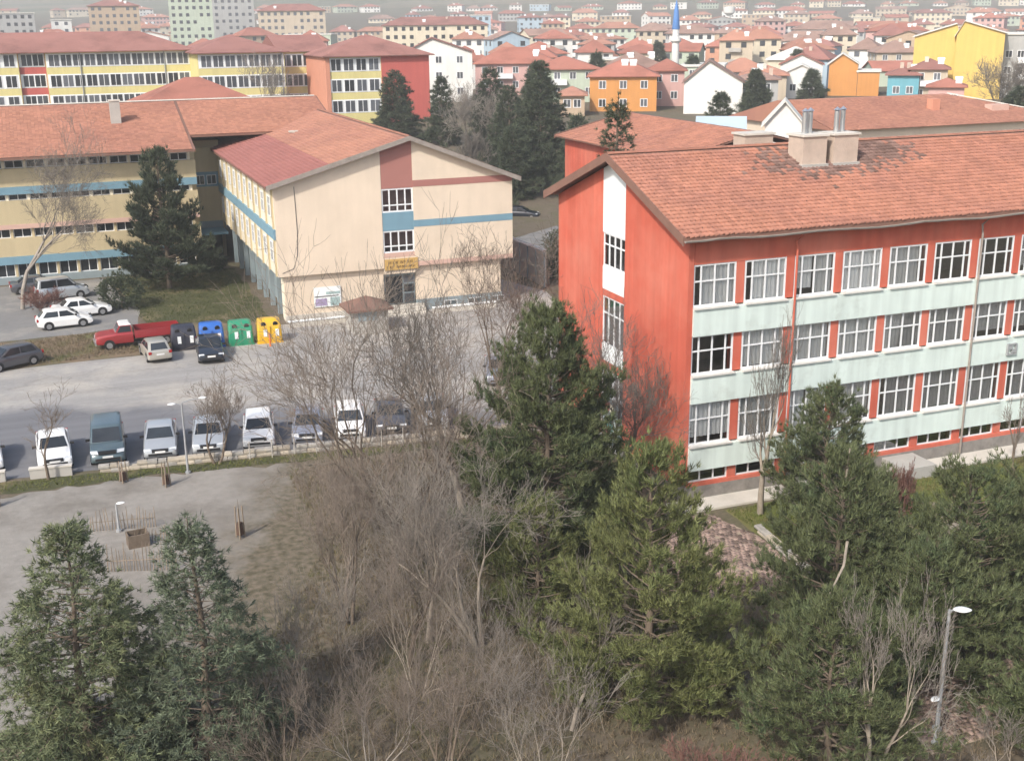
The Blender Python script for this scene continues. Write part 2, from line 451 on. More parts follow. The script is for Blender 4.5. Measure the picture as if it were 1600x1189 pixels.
def path_material():
    mt = mat('trodden_dirt', (0.268, 0.248, 0.222), 1.0, 0.14, 2.2, col2=(0.19, 0.172, 0.15), c2scale=0.22, c2lo=0.45, c2hi=0.62, bump=0.3, bscale=9)
    nt = mt.node_tree; L = nt.links.new
    b = nt.nodes['Principled BSDF']; src = b.inputs['Base Color'].links[0].from_socket
    pos = node(nt, 'ShaderNodeNewGeometry').outputs['Position']
    n_ = node(nt, 'ShaderNodeTexNoise'); n_.inputs['Scale'].default_value = 0.55; n_.inputs['Detail'].default_value = 9; n_.inputs['Roughness'].default_value = 0.7; L(pos, n_.inputs['Vector'])
    n2 = node(nt, 'ShaderNodeTexNoise'); n2.inputs['Scale'].default_value = 3.0; n2.inputs['Detail'].default_value = 7; L(pos, n2.inputs['Vector'])
    rp = node(nt, 'ShaderNodeValToRGB'); L(n2.outputs['Fac'], rp.inputs[0]); rp.color_ramp.elements[0].position = 0.35; rp.color_ramp.elements[1].position = 0.68
    rp.color_ramp.elements[0].color = (0.085, 0.075, 0.045, 1); rp.color_ramp.elements[1].color = (0.19, 0.155, 0.115, 1)
    dt = node(nt, 'ShaderNodeVectorMath', operation='DOT_PRODUCT'); L(pos, dt.inputs[0]); dt.inputs[1].default_value = (1.0, -0.38, 0)
    ad = node(nt, 'ShaderNodeMath', operation='MULTIPLY_ADD'); L(n_.outputs['Fac'], ad.inputs[0]); ad.inputs[1].default_value = 9.0; L(dt.outputs['Value'], ad.inputs[2])
    mr = node(nt, 'ShaderNodeMapRange'); mr.inputs['From Min'].default_value = -10.0; mr.inputs['From Max'].default_value = -6.6; L(ad.outputs[0], mr.inputs['Value'])
    mx = node(nt, 'ShaderNodeMix', data_type='RGBA'); L(mr.outputs[0], mx.inputs['Factor']); L(src, mx.inputs['A']); L(rp.outputs[0], mx.inputs['B'])
    L(mx.outputs['Result'], b.inputs['Base Color'])
    return mt


M['path'] = path_material()
sheet('parking_lot', [(-40, 66.0), (-4.2, 61.3), (8.4, 59.9), (16.5, 58.9), (25.2, 57.8), (25.4, 62), (34, 63), (37.6, 90), (34, 104), (33.4, 88), (13.6, 87.4), (13.4, 83.0), (-6, 82.6), (-40, 80)], 0.012, M['lot'], jag=0.18, step=1.5)
sheet('driveway', [(-40, 88.5), (-2, 90.6), (4.6, 91.5), (5.2, 97), (3.2, 110.8), (-40, 110.8)], 0.010, M['asphalt'], jag=0.25, step=1.2, seed=2)
sheet('planting_bank', [(-40, 80.2), (-6, 82.8), (13.3, 83.2), (14.6, 88.4), (5, 91.4), (-2, 90.4), (-40, 88.3)], 0.006, M['soil'], jag=0.3, seed=3)
sheet('courtyard_lawn', [(5.4, 91.6), (14.6, 89), (14.9, 111), (3.6, 110.8), (5.3, 97)], 0.008, M['lawn_d'], jag=0.25, seed=4)
sheet('dirt_path', [(-40, 62.3), (-4.1, 58.9), (2.5, 59.0), (8.1, 58.2), (14.5, 57.0), (13.5, 52), (12.5, 47.5), (9.5, 42.0), (6, 36.5), (-2, 37), (-40, 44)], 0.007, M['path'], jag=0.3, step=0.5, seed=5)
sheet('verge', [(-40, 65.2), (-4.2, 60.9), (8.4, 59.4), (16.5, 58.4), (25, 57.4), (25, 56.2), (16.5, 57.2), (8.2, 58.3), (2.4, 59.1), (-4.1, 59.1), (-40, 63)], 0.011, M['lawn_d'], jag=0.2, step=0.7, seed=6)
sheet('lawn', [(27.5, 38.6), (61, 38.6), (61, 44.2), (27.5, 44.0)], 0.008, M['lawn'], jag=0.2, seed=7)
sheet('foot_road', [(41, 112), (60, 126), (75, 127), (75, 119), (52, 117), (44, 106)], 0.010, M['asphalt'], jag=0.1, seed=8)
# concrete walk along the red school
mb = MB(); mb.box(25.2, 61, 44.25, 45.58, -0.05, 0.10)
tag(mb.build('pavement', M['concrete_w']), kind='structure')


# ---------------------------------------------------------------- roof tiles
def tiles(name, o, u, v, U, V, course, tw, mats, parent, fine=True, mask=None, seed=1, keep=None):
    """courses of overlapping tiles laid on a slope: o corner at the eave, u along the eave, v up the slope (unit vectors)"""
    rng = np.random.default_rng(seed)
    o, u, v = (np.array(a, float) for a in (o, u, v))
    n = np.cross(u, v)
    if n[2] < 0: n = -n
    nu, nv = int(U / tw), int(V / course)
    I, J = np.meshgrid(np.arange(nu), np.arange(nv)); I, J = I.ravel(), J.ravel()
    if keep is not None:
        k = keep((I + 0.5) * tw, (J + 0.5) * course); I, J = I[k], J[k]
    N = len(I)
    if fine:
        pu = np.array([0.0, 0.42, 0.58, 0.88]); ph = np.array([0.0, 0.004, 0.038, 0.036]); 
    else:
        pu = np.array([0.0, 0.97]); ph = np.array([0.0, 0.012])
    P = len(pu)
    jit = rng.normal(0, 0.006, N); sv = rng.normal(0, 0.012, N)
    su = (I * tw)[:, None] + pu[None] * tw + rng.normal(0, 0.004, N)[:, None]
    v0 = (J * course - 0.03 + sv)[:, None] + np.zeros(P)[None]
    v1 = ((J + 1) * course + 0.02)[:, None] + np.zeros(P)[None]
    h0 = 0.085 + ph[None] + jit[:, None]
    h1 = 0.012 + ph[None] * 0.9 + jit[:, None] * 0.4
    def pt(s, t, h): return o + s[..., None] * u + t[..., None] * v + h[..., None] * n
    verts = np.stack([pt(su, v0, h0 - 0.085), pt(su, v0, h0), pt(su, v1, h1)], 1)      # N,3,P,3
    base = (np.arange(N) * 3 * P)[:, None]
    q = []
    for r in range(2):
        for c in range(P - 1):
            q.append([r * P + c, r * P + c + 1, (r + 1) * P + c + 1, (r + 1) * P + c])
    q = np.array(q)
    F = (base[:, :, None] + q[None]).reshape(-1, 4)
    me = np_mesh(name, verts.reshape(-1, 3), F, mats[0])
    for x in mats[1:]: me.materials.append(x)
    if mask is not None:
        mi = mask((I + 0.5) * tw, (J + 0.5) * course, rng)
        me.polygons.foreach_set('material_index', np.repeat(mi, len(q)).astype(np.int32))
    return tag(link(name, me, parent), kind='stuff')


def ridge_caps(parent, a, b, mt, step=0.42, r=0.13):
    a, b = Vector(a), Vector(b)
    d = (b - a).normalized(); n = int((b - a).length / step); mb = MB()
    for i in range(n):
        p, q = a + d * (i * step), a + d * ((i + 1) * step + 0.04)
        s = d.cross(Vector((0, 0, 1))).normalized()
        ring = lambda c, rr: [c + s * (cos(t) * rr) + Vector((0, 0, 1)) * (sin(t) * rr * 0.75) for t in (0, pi / 4, pi / 2, 3 * pi / 4, pi)]
        mb.loft([ring(p, r * 1.06), ring(q, r * 0.92)], 0, caps=False, closed=False)
    return tag(mb.build('ridge_caps', mt, parent), kind='stuff')


# ================================================================ RED SCHOOL BUILDING
RX0, RX1, RY0, RY1 = 26.0, 58.05, 45.6, 60.2
RIDGE_Y, RIDGE_Z, SL = 52.9, 15.62, 0.36
PITCH_B = 2.67                                     # bay width
rs = empty('school_building', (RX0, RY0, 0), 0, 'red and mint three-storey school with long tiled gable roof and rows of windows', 'school')


def rbox(name, mt, x0, x1, y0, y1, z0, z1, parent=rs):
    mb = MB(); mb.box(x0 - RX0, x1 - RX0, y0 - RY0, y1 - RY0, z0, z1)
    return mb.build(name, mt, parent)


def roofz(y): return RIDGE_Z - SL * abs(y - RIDGE_Y)


ZW = [(9.43, 11.38), (6.23, 8.09), (2.80, 4.87)]     # window strips: sill, head
# interior core, so that the rooms read as dark rooms
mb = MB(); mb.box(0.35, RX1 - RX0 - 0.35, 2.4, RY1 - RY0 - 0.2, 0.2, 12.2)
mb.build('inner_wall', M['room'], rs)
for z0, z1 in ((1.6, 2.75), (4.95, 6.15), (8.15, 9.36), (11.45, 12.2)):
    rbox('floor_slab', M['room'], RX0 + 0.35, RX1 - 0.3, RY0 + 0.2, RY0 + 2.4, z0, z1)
# red top wall and piers
rbox('top_wall', M['red_wall'], RX0 + 0.3, RX1, RY0, RY0 + 0.3, 11.38, 12.45)
NB = 12
for r, (z0, z1) in enumerate(ZW + [(0.90, 1.54)]):
    for i in range(NB + 1):
        x = RX0 + 0.27 + i * PITCH_B
        if i == 0: continue
        rbox('pier', M['red_wall'], x - 0.46, x - 0.02, RY0 + 0.02, RY0 + 0.5, z0 + 0.001, z1 + 0.002)
# mint spandrels, each with a sill above
for z0, z1 in ((8.09, 9.43), (4.87, 6.23), (1.54, 2.80)):
    b = rbox('spandrel', M['mint'], RX0 + 0.27, RX1, RY0 - 0.14, RY0 + 0.3, z0, z1 - 0.08)
    for i in range(NB):
        x = RX0 + 0.27 + i * PITCH_B
        mb = MB(); mb.box(x - RX0 - 0.0, x - RX0 + 2.22, -0.24, 0.12, z1 - 0.079, z1)
        mb.build('sill', M['sill'], b)
# corner pilaster at the gable end
rbox('corner_pilaster', M['red_wall'], RX0, RX0 + 0.27, RY0 - 0.02, RY0 + 0.5, 0.92, 12.45)
rbox('basement_sill', M['red_wall'], RX0 + 0.27, RX1, RY0 - 0.04, RY0 + 0.3, 0.72, 0.90)
rbox('plinth', M['stone_base'], RX0 - 0.05, RX1, RY0 - 0.06, RY0 + 0.3, -0.1, 0.72)
rbox('back_wall', M['red_wall'], RX0 + 0.3, RX1, RY1 - 0.3, RY1, -0.1, 12.6)
rbox('end_wall', M['red_wall'], RX1, RX1 + 0.3, RY0, RY1, -0.1, 12.4)
# gable end: two red panels beside the recessed stair strip
SY0, SY1 = 51.95, 54.55
for a, b, nm in ((RY0, SY0, 'gable_wall'), (SY1, RY1, 'gable_wall')):
    pts = [(a - RY0, 0.6), (b - RY0, 0.6), (b - RY0, roofz(b) - 0.30)]
    pts += [(a - RY0, roofz(a) - 0.30)]
    if a == RY0: pts = [(0.5, 0.6), (b - RY0, 0.6), (b - RY0, roofz(b) - 0.3), (0.5, roofz(a + 0.5) - 0.3)]
    mb = MB(); mb.prism(pts, 'x', 0.0, 0.3); mb.build(nm, M['red_wall'], rs)
    mb = MB(); mb.box(-0.06, 0.3, (0.5 if a == RY0 else a - RY0), b - RY0 + 0.0, -0.1, 0.6); mb.build('plinth', M['stone_base'], rs)
strip = [('white_panel', 11.50, None), ('window', 9.75, 11.50), ('white_panel', 8.55, 9.75), ('red_panel', 8.20, 8.55), ('window', 5.6, 8.20), ('white_panel', 4.75, 5.6),
         ('red_panel', 4.3, 4.75), ('window', 2.9, 4.3), ('white_panel', -0.1, 2.9)]
ya, yb = SY0 - RY0, SY1 - RY0


def make_window(name, parent, w, h, cols, cross, loc, axis='y', curtain=None, frame_t=0.06, depth=0.07, glass='glass', fm='white_trim', sub=True):
    """casement window: one frame mesh, panes as its children. Local: x along the wall, z up, y into the wall"""
    key = ('win', round(w, 2), round(h, 2), tuple(cols), cross, fm, frame_t)
    if key not in CACHE:
        mb = MB(); t = frame_t
        mb.box(0, w, 0, depth, 0, t); mb.box(0, w, 0, depth, h - t, h)
        mb.box(0, t, 0.001, depth - 0.001, t, h - t); mb.box(w - t, w, 0.001, depth - 0.001, t, h - t)
        xs = [0.0]
        tot = sum(cols)
        for c in cols: xs.append(xs[-1] + c / tot * w)
        for x in xs[1:-1]: mb.box(x - t * 0.45, x + t * 0.45, 0.002, depth - 0.002, t, h - t)
        panes = []
        ys = [0, h]
        if cross:
            zc = cross * h
            for a_, b_ in zip(xs, xs[1:]): mb.box(a_ + t * 0.46, b_ - t * 0.46, 0.003, depth - 0.003, zc - t * 0.4, zc + t * 0.4)
            ys = [0, zc, h]
        for a_, b_ in zip(xs, xs[1:]):
            for c_, d_ in zip(ys, ys[1:]):
                panes.append((a_ + t * 0.5, b_ - t * 0.5, c_ + t * 0.45, d_ - t * 0.45))
        CACHE[key] = (mb.mesh('window_frame', M[fm]), panes)
    me, panes = CACHE[key]
    o = link(name, me, parent, loc, 0 if axis == 'y' else -pi / 2)
    if sub:
        for (a_, b_, c_, d_) in panes:
            pk = ('pane', round(b_ - a_, 3), round(d_ - c_, 3), glass)
            if pk not in CACHE:
                q = MB(); q.box(0, b_ - a_, 0.03, 0.038, 0, d_ - c_); CACHE[pk] = q.mesh('pane', M[glass])
            link('pane', CACHE[pk], o, (a_, 0, c_))
    if curtain:
        for (f0, f1) in curtain:
            q = MB(); n = max(4, int((f1 - f0) * w / 0.07)); top, bot = [], []
            ph = R.uniform(0, 6)
            pts = [(f0 * w + (f1 - f0) * w * i / n, 0.13 + 0.03 * sin(i * 1.9 + ph) + R.uniform(-0.01, 0.01)) for i in range(n + 1)]
            zb = R.choice([0.02, 0.05, 0.1, 0.35]) if R.random() < 0.6 else 0.03
            for (p, p2) in zip(pts, pts[1:]): q.poly([(p[0], p[1], zb), (p2[0], p2[1], zb), (p2[0], p2[1], h - 0.03), (p[0], p[1], h - 0.03)])
            q.build('curtain', M['curtain'], o)
    return o


CACHE = {}
# gable-end windows look towards -X: local x runs towards -Y
for kind, z0, z1 in strip:
    if kind == 'window':
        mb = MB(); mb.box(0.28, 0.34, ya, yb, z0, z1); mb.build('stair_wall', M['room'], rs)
        make_window('window', rs, yb - ya, z1 - z0, [1, 1, 1, 1], 0.66, (0.08, yb, z0), 'x', curtain=None, glass='glass', frame_t=0.09)
    else:
        mt = M['white_panel'] if kind == 'white_panel' else M['red_wall']
        mb = MB()
        if z1 is None:
            mb.prism([(ya, z0), (yb, z0), (yb, roofz(SY1) - 0.3), (RIDGE_Y - RY0, RIDGE_Z - 0.3), (ya, roofz(SY0) - 0.3)], 'x', 0.03, 0.3)
        else: mb.box(0.04, 0.3, ya, yb, z0, z1)
        mb.build(kind, mt, rs)
# painted panel at the foot of the stair strip: patches of colour
mu = MB(); mu.box(0.02, 0.038, ya + 0.1, yb - 0.1, 0.3, 2.85)
mural = mu.build('mural', M['grey_blue'], rs)
mural['label'] = 'faded colourful painted panel at the foot of the stair strip'
M['mural_red'] = mat('mural_red', (0.5, 0.06, 0.06), 0.8, 0.1, 2); M['mural_teal'] = mat('mural_teal', (0.08, 0.22, 0.22), 0.8, 0.1, 2)
for (y0, z0, ry, rz, mk) in ((1.9, 2.35, 0.42, 0.36, 'mural_red'), (1.25, 2.3, 0.3, 0.3, 'cream_w'), (0.8, 1.5, 0.35, 0.7, 'mint'), (1.5, 1.3, 0.5, 0.35, 'mural_teal'), (1.9, 0.9, 0.45, 0.4, 'maroon'), (0.9, 0.7, 0.5, 0.3, 'grey_blue')):
    q = MB(); c = [(0.016, ya + y0 + cos(t) * ry * (1 + 0.15 * sin(3 * t)), z0 + sin(t) * rz * (1 + 0.12 * cos(2 * t))) for t in np.linspace(0, 2 * pi, 18)[:-1]]
    q.poly(list(reversed(c))); q.build('paint_patch', M[mk], mural)
# long facade windows
for r, (z0, z1) in enumerate(ZW):
    for i in range(NB):
        x = 0.27 + i * PITCH_B
        k = R.random()
        cur = [[(0.02, 0.98)], [(0.20, 0.98)], [(0.0, 0.80)], [(0.02, 0.98)], [(0.02, 0.98)], [(0.03, 0.46), (0.53, 0.97)]]
        pick = cur[min(5, int(k * 6))]
        if r == 0 and i in (5, 6): pick = None
        if r == 1 and i == 0: pick = None
        if r == 2 and i < 2: pick = [(0.0, 0.98)]
        make_window('window', rs, 2.21, z1 - z0 - 0.004, [0.58, 1, 1, 0.58], 0.60, (x, 0.03, z0 + 0.002), 'y', curtain=pick, frame_t=0.085)
for i in range(NB):
    make_window('window', rs, 2.21, 0.63, [1, 1, 1], 0, (0.27 + i * PITCH_B, 0.1, 0.905), 'y', curtain=None, frame_t=0.07)
# roof slab, boards, tiles
eL, eR = RX0 - 0.62, RX1 + 0.6
EY0, EY1 = 44.98, 60.82
th = 0.20
rf = MB()
for (ya_, yb_) in ((EY0, RIDGE_Y), (RIDGE_Y, EY1)):
    rf.prism([(ya_ - RY0, roofz(ya_) - th), (yb_ - RY0, roofz(yb_) - th), (yb_ - RY0, roofz(yb_) - 0.02), (ya_ - RY0, roofz(ya_) - 0.02)], 'x', eL - RX0, eR - RX0)
roof = rf.build('roof', M['eave_wood'], rs)
cs = 1 / sqrt(1 + SL * SL)


def soot_mask(uu, vv, rng):
    d1 = np.sqrt(((uu - 11.4) / 4.4) ** 2 + ((vv - 6.6) / 2.1) ** 2)
    d2 = np.sqrt(((uu - 14.0) / 3.4) ** 2 + ((vv - 7.3) / 1.9) ** 2)
    return (np.minimum(d1, d2) + rng.normal(0, 0.24, len(uu)) < 0.86).astype(int)


SLOPE_LEN = (RIDGE_Y - EY0) / cs
tiles('roof_tiles', (eL - RX0, EY0 - RY0, roofz(EY0) - 0.02), (1, 0, 0), (0, cs, SL * cs), eR - eL, SLOPE_LEN, 0.34, 0.25, [M['tile'], M['soot']], rs, True, soot_mask, 3)
tiles('roof_tiles', (eL - RX0, EY1 - RY0, roofz(EY1) - 0.02), (1, 0, 0), (0, -cs, SL * cs), eR - eL, SLOPE_LEN, 0.34, 0.5, [M['tile']], rs, False, None, 4)
ridge_caps(rs, (eL - RX0, RIDGE_Y - RY0, RIDGE_Z + 0.0), (eR - RX0, RIDGE_Y - RY0, RIDGE_Z + 0.0), M['tile'])
for (y0_, y1_) in ((EY0, RIDGE_Y), (RIDGE_Y, EY1)):
    mb = MB(); a, b = y0_ - RY0, y1_ - RY0
    mb.prism([(a, roofz(y0_) - 0.36), (b, roofz(y1_) - 0.36), (b, roofz(y1_) + 0.06), (a, roofz(y0_) + 0.06)], 'x', eL - RX0 - 0.05, eL - RX0 + 0.0)
    mb.build('verge_board', M['eave_wood'], rs)
# sagging gutter along the eave
g = MB(); pts = []
for i in range(40):
    x = eL - RX0 + (eR - eL) * i / 39
    pts.append((x, EY0 - RY0 - 0.09, roofz(EY0) - 0.16 + 0.035 * sin(i * 0.9) + R.uniform(-0.02, 0.02)))
for p, q in zip(pts, pts[1:]):
    g.loft([[(P[0], P[1] + cos(t) * 0.085, P[2] + sin(t) * 0.09) for t in (pi, pi * 1.25, pi * 1.5, pi * 1.75, 2 * pi)] for P in (p, q)], 0, caps=False, closed=False)
g.build('gutter', M['gutter'], rs, smooth=40)
for x in (5.55, 16.23, 26.9):
    mb = MB(); mb.tube([(x, EY0 - RY0 - 0.02, 12.55), (x, -0.12, 12.1), (x, -0.21, 11.6), (x, -0.21, 0.15)], 0.055, 6); mb.build('downpipe', M['gutter'] if x > 10 else M['red_wall'], rs)
# small metal wall bracket on the middle band
wb = MB(); s_ = 0.6
for a in ((0, s_, 0, 0.07), (0, s_, s_ - 0.07, s_), (0, 0.07, 0.07, s_ - 0.07), (s_ - 0.07, s_, 0.07, s_ - 0.07), (0.08, 0.3, 0.3, 0.5), (0.3, 0.5, 0.1, 0.28)): wb.box(a[0], a[1], -0.26, -0.145, a[2], a[3])
wb.build('wall_bracket', M['pole_metal'], rs, (18.6, 0.0, 5.2))
# concrete lightwell in front of the plinth
lw = MB(); lw.box(11.4, 13.3, -1.9, -0.08, 0.0, 0.62); lw.build('entrance_ramp', M['concrete'], rs)


# chimneys on the red roof (each stack with its cap and flues)
def chimney(label, x, y, wx, wy, z0, z1, flues, fh):
    t = empty('chimney', (x, y, z0), 0, label, 'chimney', 'chimneys on the red school roof')
    h = z1 - z0
    mb = MB(); mb.box(-wx / 2, wx / 2, -wy / 2, wy / 2, 0, h); mb.build('stack', M['chimney'], t)
    mb = MB(); mb.box(-wx / 2 - 0.09, wx / 2 + 0.09, -wy / 2 - 0.09, wy / 2 + 0.09, h, h + 0.10); mb.build('cap', M['concrete_w'], t)
    mb = MB(); mb.box(-wx / 2 - 0.07, wx / 2 + 0.07, -wy / 2 - 0.14, wy / 2 + 0.07, 0.0, 0.34); mb.build('flashing', M['concrete'], t)
    for fx, fy in flues:
        mb = MB(); mb.tube([(fx, fy, h + 0.1), (fx, fy, h + fh)], 0.13, 12)
        f = mb.build('flue', M['steel'], t, smooth=40)
        mb = MB(); mb.tube([(fx, fy, h + fh), (fx, fy, h + fh + 0.05), (fx, fy, h + fh + 0.2)], [0.06, 0.19, 0.02], 12); mb.build('cowl', M['steel'], f)


chimney('pale square chimney with two steel flues, nearer the gable end', 35.72, 51.1, 1.40, 1.3, 14.5, 16.2, [(-0.25, 0.0), (0.2, 0.2)], 1.15)
chimney('pale square chimney with two steel flues, farther from the gable end', 37.58, 51.1, 1.45, 1.3, 14.5, 16.2, [(-0.2, 0.0), (0.3, 0.2)], 1.15)
chimney('low wide chimney behind the ridge, without flues', 34.3, 53.9, 1.7, 1.1, 14.8, 16.1, [], 0)


# ================================================================ CREAM SCHOOL BUILDING (gabled block and long wing)
CX0, CX1, CY0, CY1 = 15.0, 33.8, 87.55, 134.0
CRX, CRZ = 25.4, 13.60
SLL, SLR = 0.285, 0.395
cb = empty('cream_school', (CX0, CY0, 0), 0, 'cream gabled three-storey school with blue and maroon bands and a long flat-fronted wing', 'school')


def cbox(name, mt, x0, x1, y0, y1, z0, z1, parent=cb):
    mb = MB(); mb.box(x0 - CX0, x1 - CX0, y0 - CY0, y1 - CY0, z0, z1)
    return mb.build(name, mt, parent)


def crz(x): return CRZ - (SLL * (CRX - x) if x < CRX else SLR * (x - CRX))


def cgable(name, mt, x0, x1, z0, y=CY0, t=0.3):
    xs = [x0] + ([CRX] if x0 < CRX < x1 else []) + [x1]
    pts = [(x0 - CX0, z0), (x1 - CX0, z0)] + [(x - CX0, crz(x) - 0.28) for x in reversed(xs)]
    mb = MB(); mb.prism(pts, 'y', y - CY0, y - CY0 + t)
    return mb.build(name, mt, cb)


WX0, WX1 = 23.15, 25.65         # stair strip
FZ = 3.62
cgable('front_wall', M['cream'], CX0, WX0, FZ)
cgable('front_wall', M['cream'], WX1, CX1, 10.25)
cbox('front_wall', M['cream'], WX1, CX1, CY0, CY0 + 0.3, 7.2, 9.75)
cbox('front_wall', M['cream'], WX1, CX1, CY0, CY0 + 0.3, FZ + 0.35, 6.68)
cbox('maroon_band', M['maroon'], WX1, CX1, CY0 - 0.02, CY0 + 0.3, 9.75, 10.25)
cbox('blue_band', M['blue_paint'], WX1, CX1, CY0 - 0.02, CY0 + 0.3, 6.68, 7.2)
cbox('pink_band', M['pink_paint'], WX1, CX1, CY0 - 0.015, CY0 + 0.3, FZ, FZ + 0.35)
cgable('maroon_panel', M['maroon'], WX0, WX1, 9.72, CY0 + 0.03)
cbox('blue_panel', M['blue_paint'], WX0, WX1, CY0 + 0.03, CY0 + 0.3, 6.5, 7.9)
cbox('pink_band', M['pink_paint'], WX0, WX1, CY0 + 0.04, CY0 + 0.3, 4.42, 4.78)
cbox('cream_panel', M['cream'], WX0, WX1, CY0 + 0.05, CY0 + 0.3, 3.12, 4.42)
sg = cbox('sign', M['sign_y'], WX0 + 0.05, WX1 + 0.2, CY0 - 0.08, CY0 + 0.0, 3.45, 4.30)
# two lines of lettering, too small to read in the photograph: bare strokes
q = MB(); rr = random.Random(3)
for zr, h_, x0_, x1_ in ((3.93, 0.22, 0.35, 2.25), (3.60, 0.17, 0.18, 2.45)):
    x = WX0 - CX0 + x0_
    while x < WX0 - CX0 + x1_:
        w_ = rr.uniform(0.03, 0.05)
        if rr.random() < 0.85:
            q.box(x, x + w_, -0.088, -0.081, zr, zr + h_)
            if rr.random() < 0.6: q.box(x + w_ + 0.001, x + w_ + 0.05, -0.088, -0.081, zr + rr.choice([0.0, h_ * 0.4, h_ * 0.75]), zr + rr.choice([0.0, h_ * 0.4, h_ * 0.75]) + 0.05)
        x += rr.choice([0.10, 0.11, 0.12])
tag(q.build('lettering', M['sign_t'], sg), kind='stuff')
mb = MB(); mb.tube([(1.55, -0.02, 10.3), (1.6, -0.02, 7.0), (1.5, -0.02, 5.2), (1.15, -0.02, 4.2), (0.3, -0.02, 3.9)], 0.022, 5); mb.build('cable', M['dark_metal'], cb)
for z0, z1 in ((7.9, 9.72), (4.78, 6.5)):
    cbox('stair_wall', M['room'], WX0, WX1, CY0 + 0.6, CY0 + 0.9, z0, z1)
    make_window('window', cb, WX1 - WX0, z1 - z0, [1, 1, 1, 1], 0.30, (WX0 - CX0, 0.06, z0), 'y', frame_t=0.12)
# ground floor, a little set back
cbox('ground_wall', M['cream'], 15.45, WX0, CY0 + 0.35, CY0 + 0.65, 0.55, FZ - 0.001)
cbox('ground_wall', M['cream'], WX1 + 0.12, 32.85, CY0 + 0.35, CY0 + 0.65, 0.85, FZ - 0.001)
cbox('plinth', M['concrete_w'], 15.40, WX0, CY0 + 0.27, CY0 + 0.65, -0.1, 0.55)
cbox('plinth', M['grey_blue'], WX1 + 0.12, 32.9, CY0 + 0.27, CY0 + 0.65, -0.1, 0.85)
cbox('lintel', M['grey_blue'], WX0, WX1 + 0.12, CY0 + 0.33, CY0 + 0.65, 3.0, FZ - 0.002)
dr = cbox('door', M['grey_blue'], WX0 + 0.05, WX1 + 0.05, CY0 + 0.52, CY0 + 0.60, 0.6, 3.0)
for (a, b, c, d, mk) in ((0.1, 1.45, 0.1, 2.25, 'dark_glass'), (1.6, 2.4, 0.1, 0.8, 'far_glass'), (1.6, 2.4, 0.95, 1.55, 'far_glass'), (1.6, 2.4, 1.7, 2.25, 'far_glass')):
    q = MB(); q.box(WX0 + 0.05 - CX0 + a, WX0 + 0.05 - CX0 + b, 0.47, 0.515, 0.6 + c, 0.6 + d); q.build('pane', M[mk], dr)
for i in range(4):
    cbox('step', M['concrete_w'], WX0 - 0.3, WX1 + 0.6, CY0 - 1.2 + 0.35 * i, CY0 + 0.33, 0.0, 0.15 * (i + 1) - (0.0 if i < 3 else 0.02)) if i == 0 else cbox('step', M['concrete_w'], WX0 - 0.3, WX1 + 0.6, CY0 - 1.2 + 0.35 * i, CY0 + 0.33, 0.15 * i + 0.001, 0.15 * (i + 1))
for i in range(5):
    make_window('window', cb, 1.1, 0.45, [1, 1], 0, (28.0 + i * 1.0 - CX0 + 0.0, 0.24, 0.15), 'y', glass='dark_glass', frame_t=0.05) if i in (0, 2, 4) else None
cbox('soffit', M['concrete'], CX0 + 0.02, CX1 - 0.02, CY0 + 0.31, CY1, FZ + 0.01, FZ + 0.2)
# side wall towards the courtyard: fins, panels, blue band
cbox('side_wall', M['cream_w'], CX0, CX0 + 0.3, CY0 + 0.3, 117.0, FZ, 10.3)
cbox('blue_band', M['blue_paint'], CX0 - 0.16, CX0, CY0 + 0.02, 117.0, 6.45, 7.2)
nf = 11
for i in range(nf):
    y = CY0 + 0.0 + i * 2.85
    [cbox('fin', M['wing_wall'], CX0 - 0.12, CX0 - 0.001, y + 0.4, y + 0.62, za, zb_) for za, zb_ in ((FZ, 6.449), (7.201, 10.25))]
    if i < nf - 1:
        for z0 in (4.6, 8.0):
            w = make_window('window', cb, 1.0, 1.5, [1, 1], 0.6, (-0.10, y - CY0 + 2.3, z0), 'x', glass='dark_glass', frame_t=0.06)
cbox('ground_side_wall', M['grey_blue'], CX0 + 1.3, CX0 + 1.6, CY0 + 0.7, 117.0, -0.1, FZ)
cbox('corner_pier', M['cream_w'], 15.42, 16.6, CY0 + 0.66, CY0 + 1.6, 0.0, FZ - 0.002)
for i in range(1, 9):
    y = CY0 + 0.2 + i * 3.2
    cbox('pier', M['grey_blue'], CX0 + 0.4, CX0 + 0.75, y, y + 0.4, -0.1, FZ - 0.001)
cbox('right_wall', M['cream'], CX1 - 0.3, CX1, CY0 + 0.3, CY1, FZ, 10.2)
cbox('right_ground_wall', M['cream'], 32.5, 32.8, CY0 + 0.66, CY1, -0.1, FZ - 0.003)
# roof of the gabled block
for side in (0, 1):
    xa, xb = (CX0 - 0.6, CRX) if side == 0 else (CRX, CX1 + 0.55)
    mb = MB(); mb.prism([(xa - CX0, crz(xa) - 0.22), (xb - CX0, crz(xb) - 0.22), (xb - CX0, crz(xb) - 0.02), (xa - CX0, crz(xa) - 0.02)], 'y', -0.55, CY1 - CY0 + 0.5)
    mb.build('roof', M['eave_wood'], cb)
    mb = MB(); mb.prism([(xa - CX0, crz(xa) - 0.30), (xb - CX0, crz(xb) - 0.30), (xb - CX0, crz(xb) + 0.05), (xa - CX0, crz(xa) + 0.05)], 'y', -0.60, -0.552)
    mb.build('verge_board', M['gutter'], cb)
c1 = 1 / sqrt(1 + SLL * SLL); LL = (CRX - CX0 + 0.6) / c1


def maroon_mask(uu, vv, rng):
    return ((vv < 5.0 - 0.001 * uu)).astype(int)


